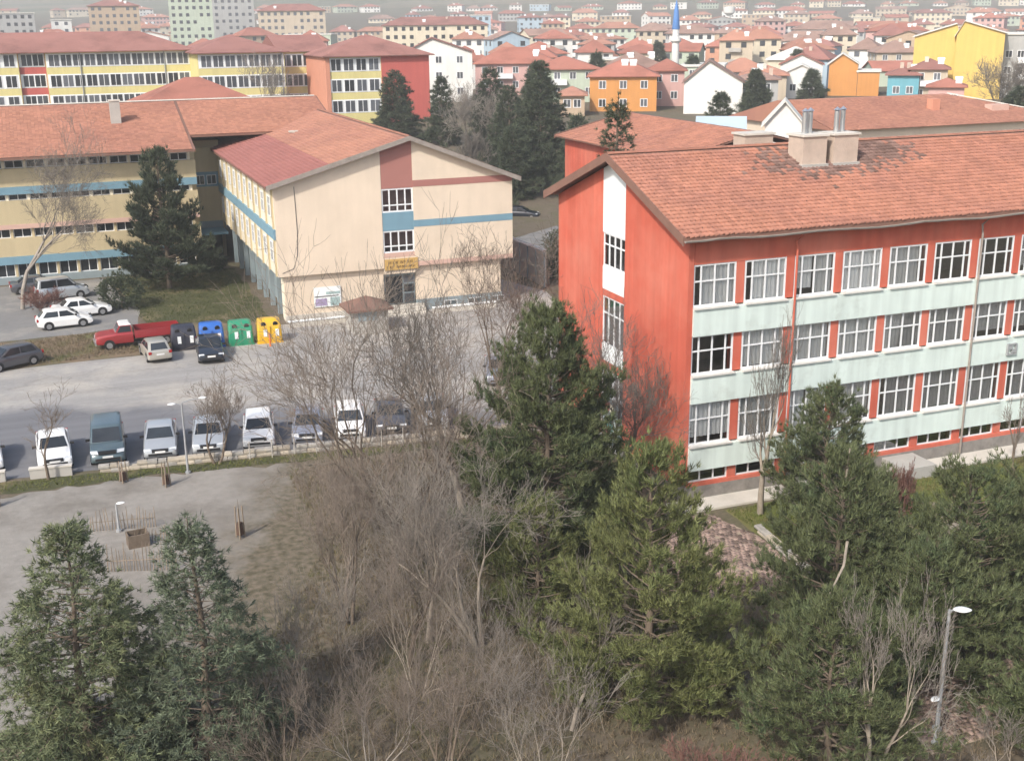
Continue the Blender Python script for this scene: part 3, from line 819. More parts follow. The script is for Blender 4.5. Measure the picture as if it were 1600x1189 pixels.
tiles('roof_tiles', (-0.6, -0.55, crz(CX0 - 0.6) - 0.02), (0, 1, 0), (c1, 0, SLL * c1), 47.4, LL, 0.36, 0.3, [M['tile_b'], M['tile_old']], cb, False, maroon_mask, 5)
c2 = 1 / sqrt(1 + SLR * SLR)
tiles('roof_tiles', (CX1 + 0.55 - CX0, -0.55, crz(CX1 + 0.55) - 0.02), (0, 1, 0), (-c2, 0, SLR * c2), 47.4, (CX1 + 0.55 - CRX) / c2, 0.36, 0.6, [M['tile_b']], cb, False, None, 6)
ridge_caps(cb, (CRX - CX0, -0.55, CRZ), (CRX - CX0, 46.8, CRZ), M['tile_b'])
# roof light / patch on the orange slope
mb = MB(); mb.box(5.5, 6.4, 21, 21.7, crz(20.9) + 0.02, crz(20.9) + 0.16); mb.build('roof_hatch', M['concrete_w'], cb)
# wing along X
WY = 111.6; WXL, WXR = -16.0, 12.3
WRY, WRZ, WSL = 123.2, 14.65, 0.265


def wrz(y): return WRZ - WSL * abs(y - WRY)


cbox('wing_core', M['wing_wall'], WXL, 15.2, 117.2, 134.5, -0.1, 11.2)
cbox('wing_core', M['wing_wall'], WXL, WXR, WY + 0.6, 117.2, -0.1, 10.7)
for (z0, z1, mk, dy) in ((8.5, 10.05, 'wing_wall', 0.0), (7.85, 8.5, 'blue_paint', -0.05), (5.25, 7.30, 'wing_wall', 0.0), (4.85, 5.25, 'pink_paint', -0.04), (2.45, 4.05, 'wing_wall', 0.0), (1.75, 2.45, 'blue_paint', -0.05), (-0.1, 0.6, 'grey_blue', 0.0)):
    cbox('wing_band', M[mk], WXL, WXR, WY + dy, WY + 0.6, z0, z1)
for (z0, z1) in ((10.05, 10.75), (7.30, 7.85), (4.05, 4.85), (0.6, 1.75)):
    x = WXL + 0.2
    while x < WXR - 1.6:
        make_window('window', cb, 1.5, z1 - z0 - 0.01, [1, 1], 0, (x - CX0, WY - CY0 + 0.35, z0 + 0.005), 'y', glass='dark_glass', frame_t=0.07)
        cbox('pier', M['cream_w'] if z0 > 5 else M['wing_wall'], x + 1.5, x + 1.72, WY + 0.2, WY + 0.6, z0, z1)
        x += 1.73
# set-back link in the corner
for (z0, z1, mk) in ((8.3, 10.6, 'wing_wall'), (6.9, 8.3, 'blue_paint'), (3.6, 6.9, 'wing_wall'), (2.9, 3.6, 'grey_blue')):
    cbox('link_wall', M[mk], WXR, CX0 + 0.0, 116.8, 117.2, z0, z1)
for x in (12.7, 13.8):
    make_window('window', cb, 0.9, 0.9, [1, 1], 0, (x - CX0, 116.76 - CY0, 7.1), 'y', glass='dark_glass', frame_t=0.06)
cbox('entrance_canopy', M['blue_paint'], 10.6, 15.0, 113.6, 116.8, 2.75, 2.95)
cbox('entrance_door', M['dark_glass'], 12.6, 14.8, 116.74, 116.80, 0.0, 2.5)
# wing roof with its notch over the link
def wing_roof(x0, x1, ey):
    mb = MB(); mb.prism([(ey - CY0, wrz(ey) - 0.25), (WRY - CY0, WRZ - 0.25), (WRY - CY0, WRZ - 0.02), (ey - CY0, wrz(ey) - 0.02)], 'x', x0 - CX0, x1 - CX0)
    mb.build('roof', M['eave_wood'], cb)
    cc = 1 / sqrt(1 + WSL * WSL)
    tiles('roof_tiles', (x0 - CX0, ey - CY0, wrz(ey) - 0.02), (1, 0, 0), (0, cc, WSL * cc), x1 - x0, (WRY - ey) / cc, 0.36, 0.3, [M['tile_b']], cb, False, None, int(20 + x1))


wing_roof(WXL - 0.5, 12.25, 110.1)
wing_roof(12.25, 26.2, 113.6)
mb = MB(); mb.prism([(WRY - CY0, WRZ - 0.25), (135.5 - CY0, wrz(135.5) - 0.25), (135.5 - CY0, wrz(135.5)), (WRY - CY0, WRZ)], 'x', WXL - 0.5 - CX0, 26.2 - CX0); mb.build('roof', M['tile_b'], cb)
ridge_caps(cb, (WXL - 0.5 - CX0, WRY - CY0, WRZ), (26.2 - CX0, WRY - CY0, WRZ), M['concrete_w'])
# the wing's chimney
t = empty('chimney', (6.15, 117.6, 12.6), 0, 'single pale rendered chimney on the cream school wing roof', 'chimney')
mb = MB(); mb.box(-0.45, 0.45, -0.4, 0.4, 0, 2.5); mb.build('stack', M['concrete'], t)
mb = MB(); mb.box(-0.52, 0.52, -0.47, 0.47, 2.5, 2.62); mb.build('cap', M['concrete_w'], t)
# notice banner on the ground floor
t = empty('notice_banner', (17.6, 87.80, 0.9), 0, 'white and purple notice banner on the cream ground-floor wall', 'banner')
M['banner_p'] = mat('banner_purple', (0.36, 0.30, 0.45), 0.7, 0.2, 3); M['banner_t'] = mat('banner_teal', (0.35, 0.46, 0.46), 0.7, 0.1, 3)
mb = MB(); mb.box(0, 2.1, 0, 0.04, 0.1, 1.65); mb.build('sheet', M['white_panel'], t)
for a in ((0.1, 1.0, 0.2, 0.75, 'banner_p'), (1.25, 2.0, 0.15, 0.8, 'banner_t'), (0.95, 2.05, 1.05, 1.25, 'banner_t'), (0.05, 1.9, 0.88, 0.95, 'dark_metal')):
    mb = MB(); mb.box(a[0], a[1], -0.012, -0.002, a[2], a[3]); mb.build('print', M[a[4]], t)
# low white terrace walls in front
for (x0, x1, lb) in ((15.3, 20.6, 'low white parapet in front of the cream wall beside the bins'), (26.6, 31.8, 'low white parapet right of the cream school door steps')):
    t = empty('parapet', (x0, 86.2, 0), 0, lb, 'low wall')
    mb = MB(); mb.box(0, x1 - x0, 0, 0.25, 0, 0.42); mb.build('wall', M['concrete_w'], t)
    mb = MB(); mb.box(-0.05, x1 - x0 + 0.05, -0.05, 0.30, 0.42, 0.50); mb.build('coping', M['white_panel'], t)


# ================================================================ generic building
def hip(mb, x0, x1, y0, y1, z, h, over=0.5, ridge='x', mi=0, th=0.16):
    x0, x1, y0, y1 = x0 - over, x1 + over, y0 - over, y1 + over
    if ridge == 'x':
        k = min((y1 - y0) / 2, (x1 - x0) / 2 - 0.01); a, b = (x0 + k, (y0 + y1) / 2), (x1 - k, (y0 + y1) / 2)
    else:
        k = min((x1 - x0) / 2, (y1 - y0) / 2 - 0.01); a, b = ((x0 + x1) / 2, y0 + k), ((x0 + x1) / 2, y1 - k)
    A, B = (a[0], a[1], z + h), (b[0], b[1], z + h)
    c = [(x0, y0, z), (x1, y0, z), (x1, y1, z), (x0, y1, z)]
    d = [(p[0], p[1], z - th) for p in c]
    if ridge == 'x':
        mb.poly([c[0], c[1], B, A], mi); mb.poly([c[2], c[3], A, B], mi); mb.poly([c[1], c[2], B], mi); mb.poly([c[3], c[0], A], mi)
    else:
        mb.poly([c[1], c[2], B, A], mi); mb.poly([c[3], c[0], A, B], mi); mb.poly([c[0], c[1], A], mi); mb.poly([c[2], c[3], B], mi)
    for i in range(4): mb.poly([d[i], d[(i + 1) % 4], c[(i + 1) % 4], c[i]], mi)
    mb.poly(list(reversed(d)), mi)


def gable(mb, x0, x1, y0, y1, z, h, over=0.4, ridge='x', th=0.15, off=0.5):
    if ridge == 'x':
        ym = y0 + (y1 - y0) * off; s1, s2 = h / (ym - y0), h / (y1 - ym)
        mb.prism([(y0 - over, z - s1 * over), (ym, z + h), (y1 + over, z - s2 * over), (y1 + over, z - s2 * over + th), (ym, z + h + th), (y0 - over, z - s1 * over + th)], 'x', x0 - over, x1 + over)
    else:
        xm = x0 + (x1 - x0) * off; s1, s2 = h / (xm - x0), h / (x1 - xm)
        mb.prism([(x0 - over, z - s1 * over), (xm, z + h), (x1 + over, z - s2 * over), (x1 + over, z - s2 * over + th), (xm, z + h + th), (x0 - over, z - s1 * over + th)], 'y', y0 - over, y1 + over)


def roof_mat(name, col, obj=0.12):
    mt = mat(name, col, 0.9, 0.14, 0.25, obj=obj, col2=tuple(c * 0.62 for c in col), c2scale=0.2, c2lo=0.5, c2hi=0.75)
    nt = mt.node_tree; b = nt.nodes['Principled BSDF']
    geo = node(nt, 'ShaderNodeNewGeometry'); sp = node(nt, 'ShaderNodeSeparateXYZ'); nt.links.new(geo.outputs['Position'], sp.inputs[0])
    mm = node(nt, 'ShaderNodeMath', operation='MULTIPLY'); mm.inputs[1].default_value = 9.0; nt.links.new(sp.outputs[2], mm.inputs[0])
    fr = node(nt, 'ShaderNodeMath', operation='FRACT'); nt.links.new(mm.outputs[0], fr.inputs[0])
    bp = node(nt, 'ShaderNodeBump'); bp.inputs['Strength'].default_value = 0.5; bp.inputs['Distance'].default_value = 0.06
    nt.links.new(fr.outputs[0], bp.inputs['Height']); nt.links.new(bp.outputs[0], b.inputs['Normal'])
    return mt


RM = [roof_mat('town_roof_red', (0.36, 0.145, 0.105)), roof_mat('town_roof_orange', (0.41, 0.20, 0.14)), roof_mat('town_roof_maroon', (0.31, 0.145, 0.12)), roof_mat('town_roof_brown', (0.32, 0.205, 0.165))]
M['school_roof'] = roof_mat('school_roof_maroon', (0.315, 0.15, 0.125), 0.0)
WIN = {}


def town_window(parent, w, h, loc, rz=0.0, fm='white_trim'):
    key = (round(w, 1), round(h, 1), fm)
    if key not in WIN:
        mb = MB(); t = 0.10
        mb.box(0, w, -0.06, 0.05, 0, t); mb.box(0, w, -0.06, 0.05, h - t, h); mb.box(0, t, -0.055, 0.05, t, h - t); mb.box(w - t, w, -0.055, 0.05, t, h - t)
        mb.box(w / 2 - t / 2, w / 2 + t / 2, -0.05, 0.05, t, h - t)
        mb.box(t, w - t, -0.02, 0.04, t, h - t, 1)
        WIN[key] = mb.mesh('window', [M[fm], M['far_glass']])
    return link('window', WIN[key], parent, loc, rz)


def windows_front(parent, x0, x1, y, zs, n, w=1.3, h=1.4, skip=0.0, rr=R, fm='white_trim'):
    st = (x1 - x0) / n
    for z in zs:
        for i in range(n):
            if rr.random() < skip: continue
            town_window(parent, w, h, (x0 + st * (i + 0.5) - w / 2, y, z), 0, fm)


def windows_left(parent, x, y0, y1, zs, n, w=1.3, h=1.4, fm='white_trim'):
    st = (y1 - y0) / n
    for z in zs:
        for i in range(n): town_window(parent, w, h, (x, y0 + st * (i + 0.5) + w / 2, z), -pi / 2, fm)


def part(name, mt, parent, *boxes):
    mb = MB()
    for b in boxes: mb.box(*b)
    return mb.build(name, mt, parent)


def paintm(name, col): return mat(name, col, 0.88, 0.07, 0.25, streak=0.06)


# ---------------- yellow school behind
M['ys_wall'] = paintm('yellow_school_wall', (0.66, 0.58, 0.26)); M['ys_red'] = paintm('school_red_wall', (0.50, 0.12, 0.10)); M['ys_salmon'] = paintm('school_salmon', (0.60, 0.27, 0.18))
ys = empty('yellow_school', (25, 205, 6), 0, 'long yellow three-storey school with maroon hipped roofs and a blank red end', 'school')


def ysec(x0, x1, y, z1, nwin, red=False, wallm='ys_wall', roof=True, depth=14, rh=2.9):
    ox, oy = 25, 205
    part('wall', M[wallm], ys, (x0 - ox, x1 - ox, y - oy, y - oy + depth, -2, z1 - 6))
    if roof:
        mb = MB(); hip(mb, x0 - ox, x1 - ox, y - oy, y - oy + depth, z1 - 6, rh, 0.8); mb.build('roof', M['school_roof'], ys)
    if nwin:
        zs = [z1 - 6 - 2.35 - 3.25 * k for k in range(3)]
        windows_front(ys, x0 - ox + 0.4, x1 - ox - 0.2, y - oy, zs, nwin, 1.75, 1.95)
        for k in range(3):
            part('window_band', M['white_panel'], ys, (x0 - ox + 0.1, x1 - ox - 0.1, y - oy - 0.012, y - oy + 0.05, zs[k] - 0.1, zs[k] + 2.05))


ysec(-26, -2.9, 212, 17.7, 10, roof=False)
ysec(-2.9, 1.2, 212.6, 17.7, 2, wallm='ys_red', roof=False)
ysec(1.2, 24.0, 212, 17.6, 12, roof=False)
mb = MB(); hip(mb, -26 - 25, 24.2 - 25, 7, 22, 11.6, 3.0, 0.9); mb.build('roof', M['school_roof'], ys)
ysec(24.0, 38.0, 202, 17.2, 7, depth=22, rh=2.7)
ysec(38.0, 46.0, 207.5, 16.9, 4, roof=False)
mb = MB(); mb.prism([(2, 10.95), (12, 13.6), (22, 10.95)], 'x', 13.0, 22.0); mb.build('roof', M['school_roof'], ys)
ysec(43.0, 51.9, 192.8, 16.5, 4, roof=False, depth=15)
part('end_wall', M['ys_red'], ys, (51.9 - 25, 60 - 25, 192.7 - 205, 208 - 205, -2, 10.5))
part('corner_pier', M['ys_salmon'], ys, (42.7 - 25, 43.4 - 25, 192.6 - 205, 208 - 205, -2, 10.48))
mb = MB(); hip(mb, 43 - 25, 60 - 25, 192.8 - 205, 208 - 205, 10.5, 3.0, 0.8); mb.build('roof', M['school_roof'], ys)
for x in (6.5, 19.8, 37.5):
    mb = MB(); mb.tube([(x - 25, 6.85 if x < 24 else -3.1, 11.4), (x - 25, 6.85 if x < 24 else -3.1, 0)], 0.09, 6); mb.build('downpipe', M['pole_metal'], ys)
# pyramid-roofed hall between the two schools
hl = empty('hall', (20, 169, 2.5), 0, 'low hall with a red pyramid roof showing above the cream school ridge', 'hall')
part('wall', M['cream_w'], hl, (-8, 8, 0, 14, -1, 8.7)); mb = MB(); hip(mb, -8, 8, 0, 14, 8.7, 3.4, 0.7); mb.build('roof', RM[0], hl)
# ---------------- B: roof behind the red school, ridge along Y
bb = empty('gabled_school_annex', (53, 94, 0), 0, 'low tiled annex with its ridge running away, behind the red school gable', 'school')
part('wall', M['red_wall'], bb, (-7.0, 7.0, -10.5, 11, -0.1, 11.15))
mb = MB(); gable(mb, -7.2, 7.2, -11, 11.3, 11.25, 1.75, 0.5, 'y', 0.1); mb.build('roof', M['eave_wood'], bb)
sb = 1.75 / 7.2; cb_ = 1 / sqrt(1 + sb * sb)
tiles('roof_tiles', (-7.7, -11.5, 11.25 - sb * 0.5 + 0.11), (0, 1, 0), (cb_, 0, sb * cb_), 23.3, 7.7 / cb_, 0.36, 0.35, [M['tile']], bb, False, None, 41)
tiles('roof_tiles', (7.7, -11.5, 11.25 - sb * 0.5 + 0.11), (0, 1, 0), (-cb_, 0, sb * cb_), 23.3, 7.7 / cb_, 0.36, 0.7, [M['tile']], bb, False, None, 42)
mb = MB(); mb.prism([(-7.75, 11.0), (0, 12.9), (7.75, 11.0), (7.75, 11.35), (0, 13.25), (-7.75, 11.35)], 'y', 11.81, 11.9); mb.build('verge_board', M['eave_wood'], bb)
# ---------------- C: long roof behind the red school, ridge along X
cc_ = empty('tiled_school_hall', (86, 110, 0), 0, 'long orange-tiled hall with hipped end behind the red school roof', 'school')
part('wall', M['cream'], cc_, (-10.5, 20.8, -6.6, 13, -0.1, 10.55))
mb = MB(); A_, B_ = (-11.0, 3.4, 13.1), (11.6, 3.4, 13.1); c_ = [(-11.0, -7.2, 10.6), (21.6, -7.2, 10.6), (21.6, 14, 10.6), (-11.0, 14, 10.6)]
mb.poly([c_[0], c_[1], B_, A_]); mb.poly([c_[2], c_[3], A_, B_]); mb.poly([c_[1], c_[2], B_]); mb.poly([c_[3], c_[0], A_]); mb.poly(list(reversed(c_))); mb.build('roof', M['tile_b'], cc_)
s3 = 2.5 / 10.6; k3 = 1 / sqrt(1 + s3 * s3)


def keepC(uu, vv): return uu < 32.3 - vv * k3 * 0.94


tiles('roof_tiles', (-11.0, -7.2, 10.62), (1, 0, 0), (0, k3, s3 * k3), 32.6, 10.5 / k3, 0.36, 0.35, [M['tile_b']], cc_, False, None, 43, keepC)
ridge_caps(cc_, (21.5, -7.1, 10.72), (11.6, 3.4, 13.18), M['concrete_w'])
part('chimney', M['ys_salmon'], cc_, (5.2, 6.2, -2.4, -1.4, 11.2, 13.0)); part('chimney', M['pink_paint'], cc_, (12.6, 15, -3.4, -2.2, 10.9, 12.2))


# ================================================================ TOWN
WALLS = {}
for nm, col in (('white', (0.74, 0.73, 0.70)), ('cream', (0.64, 0.57, 0.44)), ('beige', (0.52, 0.44, 0.34)), ('grey', (0.40, 0.40, 0.39)), ('pink', (0.58, 0.36, 0.33)), ('salmon', (0.58, 0.30, 0.20)),
                ('pale green', (0.46, 0.52, 0.42)), ('pale blue', (0.40, 0.50, 0.58)), ('tan', (0.46, 0.35, 0.25)), ('orange', (0.58, 0.27, 0.085)), ('yellow', (0.66, 0.47, 0.14)), ('teal', (0.15, 0.38, 0.46))):
    WALLS[nm] = paintm('town_wall_' + nm.replace(' ', '_'), col)
ROOFN = ['red', 'orange-red', 'maroon', 'brown']
M['roof_white'] = mat('pale_sheet_roof', (0.68, 0.66, 0.60), 0.6, 0.06, 0.4)
M['roof_blue'] = mat('blue_sheet_roof', (0.42, 0.50, 0.55), 0.5, 0.06, 0.4)
NUMW = ['zero', 'one', 'two', 'three', 'four', 'five', 'six', 'seven', 'eight']
town = []          # (x, y, radius) footprints


def house(x, y, w, d, st, wall, roof='hip', rm=0, rh=2.2, rz=0.0, zb=None, sth=3.0, label=None, cat='house', name='town_house', group=None, near=True, wins=True, balcony=False,
          ridge='x', wl=True, nfront=None, rr=R, off=0.5, fm='white_trim', extra=0.0):
    zb = ground_z(x, y) if zb is None else zb
    t = empty(name, (x, y, zb), rz, label, cat, group)
    h = st * sth + 0.5 + extra
    wm = WALLS[wall]; rmat = RM[rm] if isinstance(rm, int) else M[rm]
    mb = MB()
    if roof == 'gable':
        if ridge == 'x':
            ym = d * off; mb.prism([(0, -3), (d, -3), (d, h), (ym, h + rh), (0, h)], 'x', -w / 2, w / 2)
        else:
            xm = -w / 2 + w * off; mb.prism([(-w / 2, -3), (w / 2, -3), (w / 2, h), (xm, h + rh), (-w / 2, h)], 'y', 0, d)
    else: mb.box(-w / 2, w / 2, 0, d, -3, h)
    mb.build('wall', wm, t)
    mb = MB()
    if roof == 'hip': hip(mb, -w / 2, w / 2, 0, d, h + 0.01, rh, 0.6, ridge)
    elif roof == 'gable': gable(mb, -w / 2, w / 2, 0, d, h + 0.01, rh, 0.4, ridge, 0.15, off)
    elif roof == 'flat': mb.box(-w / 2 - 0.3, w / 2 + 0.3, -0.3, d + 0.3, h, h + 0.35)
    mb.build('roof', rmat, t)
    town.append((x, y + d / 2, max(w, d) * 0.62))
    if wins:
        n = nfront or max(2, int(w / 3.0)); zs = [0.5 + sth * k + 0.95 for k in range(st)]
        if near:
            windows_front(t, -w / 2 + 0.4, w / 2 - 0.4, 0, zs, n, 1.3, 1.4, 0.1, rr, fm)
            if wl: windows_left(t, -w / 2, 0.5, d - 0.5, zs, max(1, int(d / 4.5)), 1.2, 1.4, fm)
        else:
            mb = MB(); s_ = (w - 0.8) / n
            for z in zs:
                for i in range(n):
                    if rr.random() < 0.12: continue
                    xa = -w / 2 + 0.4 + s_ * (i + 0.5) - 0.7; mb.box(xa, xa + 1.4, -0.05, 0.05, z, z + 1.4)
                for i in range(max(1, int(d / 4.5))):
                    ya = 0.5 + (d - 1) / max(1, int(d / 4.5)) * (i + 0.5) - 0.6; mb.box(-w / 2 - 0.05, -w / 2 + 0.05, ya, ya + 1.2, z, z + 1.4)
            tag(mb.build('windows', M['far_glass'], t), kind='stuff')
    if balcony:
        for k in range(1, st):
            xb = -w / 2 + w * 0.28
            part('balcony', M['white_trim'] if rr.random() < 0.6 else M['concrete'], t, (xb, xb + 3.2, -1.1, -0.02, 0.5 + sth * k - 0.1, 0.5 + sth * k + 0.9))
    if roof == 'hip' and rr.random() < 0.75:
        for k in range(rr.choice([1, 2, 3])):                       # solar water heaters and chimney stacks on the roof
            xx, yy = rr.uniform(-w * 0.28, w * 0.28), d * rr.uniform(0.2, 0.42)
            zz = h + rh * yy / (d / 2) * 0.82
            if rr.random() < 0.6:
                mb = MB(); mb.tube([(xx, yy, zz + 0.75), (xx + 1.3, yy, zz + 0.75)], 0.34, 8); mb.box(xx + 0.1, xx + 1.2, yy - 0.9, yy - 0.3, zz - 0.1, zz + 0.5)
                mb.build('water_heater', M['white_panel'], t)
            else: part('chimney', M['concrete_w'] if rr.random() < 0.5 else M['chimney'], t, (xx, xx + 0.7, yy, yy + 0.7, zz - 0.4, zz + 1.3))
    return t


def H(x, y, *a_, **k_):
    k_.setdefault('rz', -math.atan2(x, y))
    return house(x, y, *a_, **k_)


H(73.5, 229.7, 13.2, 11, 3, 'white', 'gable', 2, 2.7, label='tall white gable-fronted house beside the blank red end of the yellow school', ridge='y', off=0.4, nfront=3, zb=6.2)
H(94.9, 243, 17.2, 12, 2, 'pink', 'hip', 0, 3.2, label='wide pink apartment house with white balconies behind the dark conifers', balcony=True, cat='apartments', zb=6.3)
H(95.2, 192, 11.7, 11, 2, 'orange', 'hip', 0, 2.7, label='bright orange house with cream windows and red hipped roof', zb=5.4, sth=3.1)
H(83.2, 187, 4.2, 8, 1, 'tan', 'hip', 1, 1.3, label='small tan shed-roofed house just left of the bright orange house', zb=6.0)
H(106.2, 180, 9.8, 12, 1, 'white', 'gable', 3, 3.4, label='blank white gable wall of a house left of the grey houses', ridge='y', wins=False, zb=6.0, extra=1.8, off=0.42)
H(107.5, 199, 6.5, 9, 2, 'pink', 'hip', 0, 2.0, label='narrow pale pink house squeezed between orange house and white gable', zb=6.0)
H(119.5, 187, 7, 9, 2, 'grey', 'hip', 3, 1.3, label='grey balconied house close on the right of the blank white gable', zb=4.6, balcony=True)
H(129, 200, 8.5, 9, 1, 'beige', 'hip', 1, 1.9, label='low beige house with orange roof right of the grey balconied house', zb=6.2, extra=1.4)
H(139.5, 203, 7.0, 9, 1, 'white', 'gable', 'roof_white', 1.6, label='low white porch house left of the ochre gable', zb=6.2, extra=1.3, ridge='y')
H(148.3, 216, 8.6, 9, 2, 'white', 'gable', 0, 2.0, label='white house with pale gable edges just behind the ochre gable', zb=5.6, ridge='y')
H(151.1, 205.5, 5.6, 9, 1, 'orange', 'gable', 'roof_white', 1.9, label='blank ochre gable wall above the long tiled hall', ridge='y', wins=False, zb=6.2, extra=2.8, off=0.45)
H(155.0, 202.4, 4.2, 8, 1, 'orange', 'flat', 'roof_white', 0.2, label='lower blank ochre wall on the right of the ochre gable', wins=False, zb=6.2, extra=1.2)
H(150.6, 186.3, 5.6, 8, 1, 'teal', 'hip', 2, 1.3, label='small teal-blue house with white posts right of the ochre walls', zb=6.2, extra=1.4)
H(154.8, 184.4, 6.6, 8, 2, 'beige', 'hip', 2, 1.8, label='beige balconied house with dark maroon roof beside the tall yellow block', zb=5.6, balcony=True)
H(150.2, 174.0, 6.0, 7, 1, 'pink', 'hip', 0, 1.4, label='small pink house with red roof at the foot of the yellow block', zb=5.4, extra=0.6)
H(162.1, 191.7, 8.2, 11, 3, 'yellow', 'gable', 'roof_white', 2.3, label='left half of the tall blank yellow apartment block', ridge='y', wins=False, cat='apartments', name='apartment_block', zb=6.2, off=0.92, extra=2.0)
H(167.5, 186.0, 8.6, 12, 3, 'yellow', 'gable', 'roof_white', 2.2, label='right half of the tall blank yellow apartment block, the higher one', ridge='y', wins=False, cat='apartments', name='apartment_block', zb=6.2, off=0.14, extra=2.6)
H(178.2, 183.5, 11.4, 12, 3, 'grey', 'flat', 'roof_white', 0.3, label='dark grey and white balconied apartment block right of the yellow block', balcony=True, cat='apartments', name='apartment_block', zb=6.2, extra=2.2, nfront=5)
H(272, 342, 20, 14, 3, 'pink', 'hip', 0, 2.4, label='long pale pink apartment house left of the yellow block top', cat='apartments', zb=7)
H(179.2, 264, 13.6, 13, 1, 'cream', 'hip', 'roof_white', 3.0, label='low hall with a broad cream pyramid sheet roof', cat='hall', wins=False, zb=6.7, extra=1.0)
H(68.4, 102, 3.7, 5, 3, 'white', 'gable', 'roof_white', 2.1, label='slim white gabled roof house just behind the red school chimneys', ridge='y', wins=False, zb=0.0, extra=2.2)
H(63.9, 106.5, 4.4, 6, 3, 'pale blue', 'gable', 'roof_blue', 1.4, label='pale blue sheet-roofed building beside the slim white gable', ridge='x', wins=False, zb=0.0, extra=1.0)
H(11.7, 577, 8.5, 12, 5, 'white', 'flat', 'roof_white', 0.3, label='slim white tower block high behind the yellow school roof', cat='apartments', name='apartment_block', near=False)
H(65.5, 560, 18.6, 14, 8, 'pale green', 'flat', 'roof_white', 0.3, label='pale green tower block behind the yellow school, cut off by the picture top', cat='apartments', name='apartment_block', near=False)
H(89.3, 596, 19.4, 14, 8, 'grey', 'flat', 'roof_white', 0.3, label='grey tower block beside the pale green tower block', cat='apartments', name='apartment_block', near=False)
H(35, 590, 22, 14, 7, 'tan', 'hip', 2, 2.5, label='brown tower block with maroon roof left of the pale green block', cat='apartments', name='apartment_block', near=False)
H(-8, 560, 18, 14, 6, 'grey', 'flat', 'roof_white', 0.3, label='grey block at the far left edge behind the yellow school', cat='apartments', name='apartment_block', near=False)
H(143, 450, 40, 14, 4, 'cream', 'hip', 2, 3.0, label='very long cream apartment row with maroon roof above the white gable house', cat='apartments', name='apartment_block', near=False)
H(184, 513, 9, 12, 5, 'pale blue', 'flat', 'roof_white', 0.3, label='narrow pale blue apartment block beyond the long cream row', cat='apartments', name='apartment_block', near=False)
H(110, 560, 30, 14, 6, 'beige', 'hip', 2, 3.0, label='broad beige block with maroon roof right of the grey tower block', cat='apartments', name='apartment_block', near=False)
town += [(151.9, 276.9, 6), (178, 205, 10), (170, 205, 8)]
town += [(17, 212, 46), (20, 175, 14), (53, 94, 14), (86, 112, 20), (51, 200, 14)]

rowsd = [236, 252, 272, 298, 330, 370, 420, 485, 570, 680, 820, 1000, 1200]
rt_ = random.Random(23)
LAND = [('minaret', 152, 277, 18), ('tall yellow block', 165, 188, 18), ('white gable house by the yellow school', 73, 230, 16), ('pink balconied house', 95, 243, 14), ('bright orange house', 95, 192, 12), ('blank white gable', 106, 180, 12),
        ('ochre gable wall', 151, 205, 13), ('cream pyramid roof', 179, 264, 12), ('pale green tower', 65, 560, 20), ('long cream row', 143, 450, 20), ('water tower', 494, 818, 20), ('teal house', 150, 186, 11), ('long pink house', 272, 342, 15),
        ('grey balconied block', 178, 183, 16), ('narrow pale blue block', 184, 513, 20), ('far thin minaret', 640, 560, 25), ('beige block', 110, 560, 20), ('grey balconied house', 119, 187, 10), ('slim white tower', 12, 577, 20)]


def to_px(x, y, z):
    d = Vector((x, y, z - CAM_H)); f_ = d.dot(fw)
    return 800 + FPX * d.dot(rt2) / f_, 594 - FPX * d.dot(up2) / f_


LPX = [(n_,) + to_px(x_, y_, z_) for n_, x_, y_, z_ in LAND]
USED = set()


def town_label(head, x, y, z):
    px, py = to_px(x, y, z)
    c = sorted(LPX, key=lambda l: (l[1] - px) ** 2 + 4 * (l[2] - py) ** 2)
    for far_ in ('', 'farther ', 'much farther '):
        for n_, lx, ly in c[:9]:
            dx, dy = px - lx, py - ly
            wh = ('above' if dy < 0 else 'below') if abs(dy) * 2 > abs(dx) else ('left of' if dx < 0 else 'right of')
            lab = '%s%s, %s the %s' % (far_, head, wh, n_)
            if lab not in USED and len(lab.split()) <= 16:
                USED.add(lab); return lab
    return head


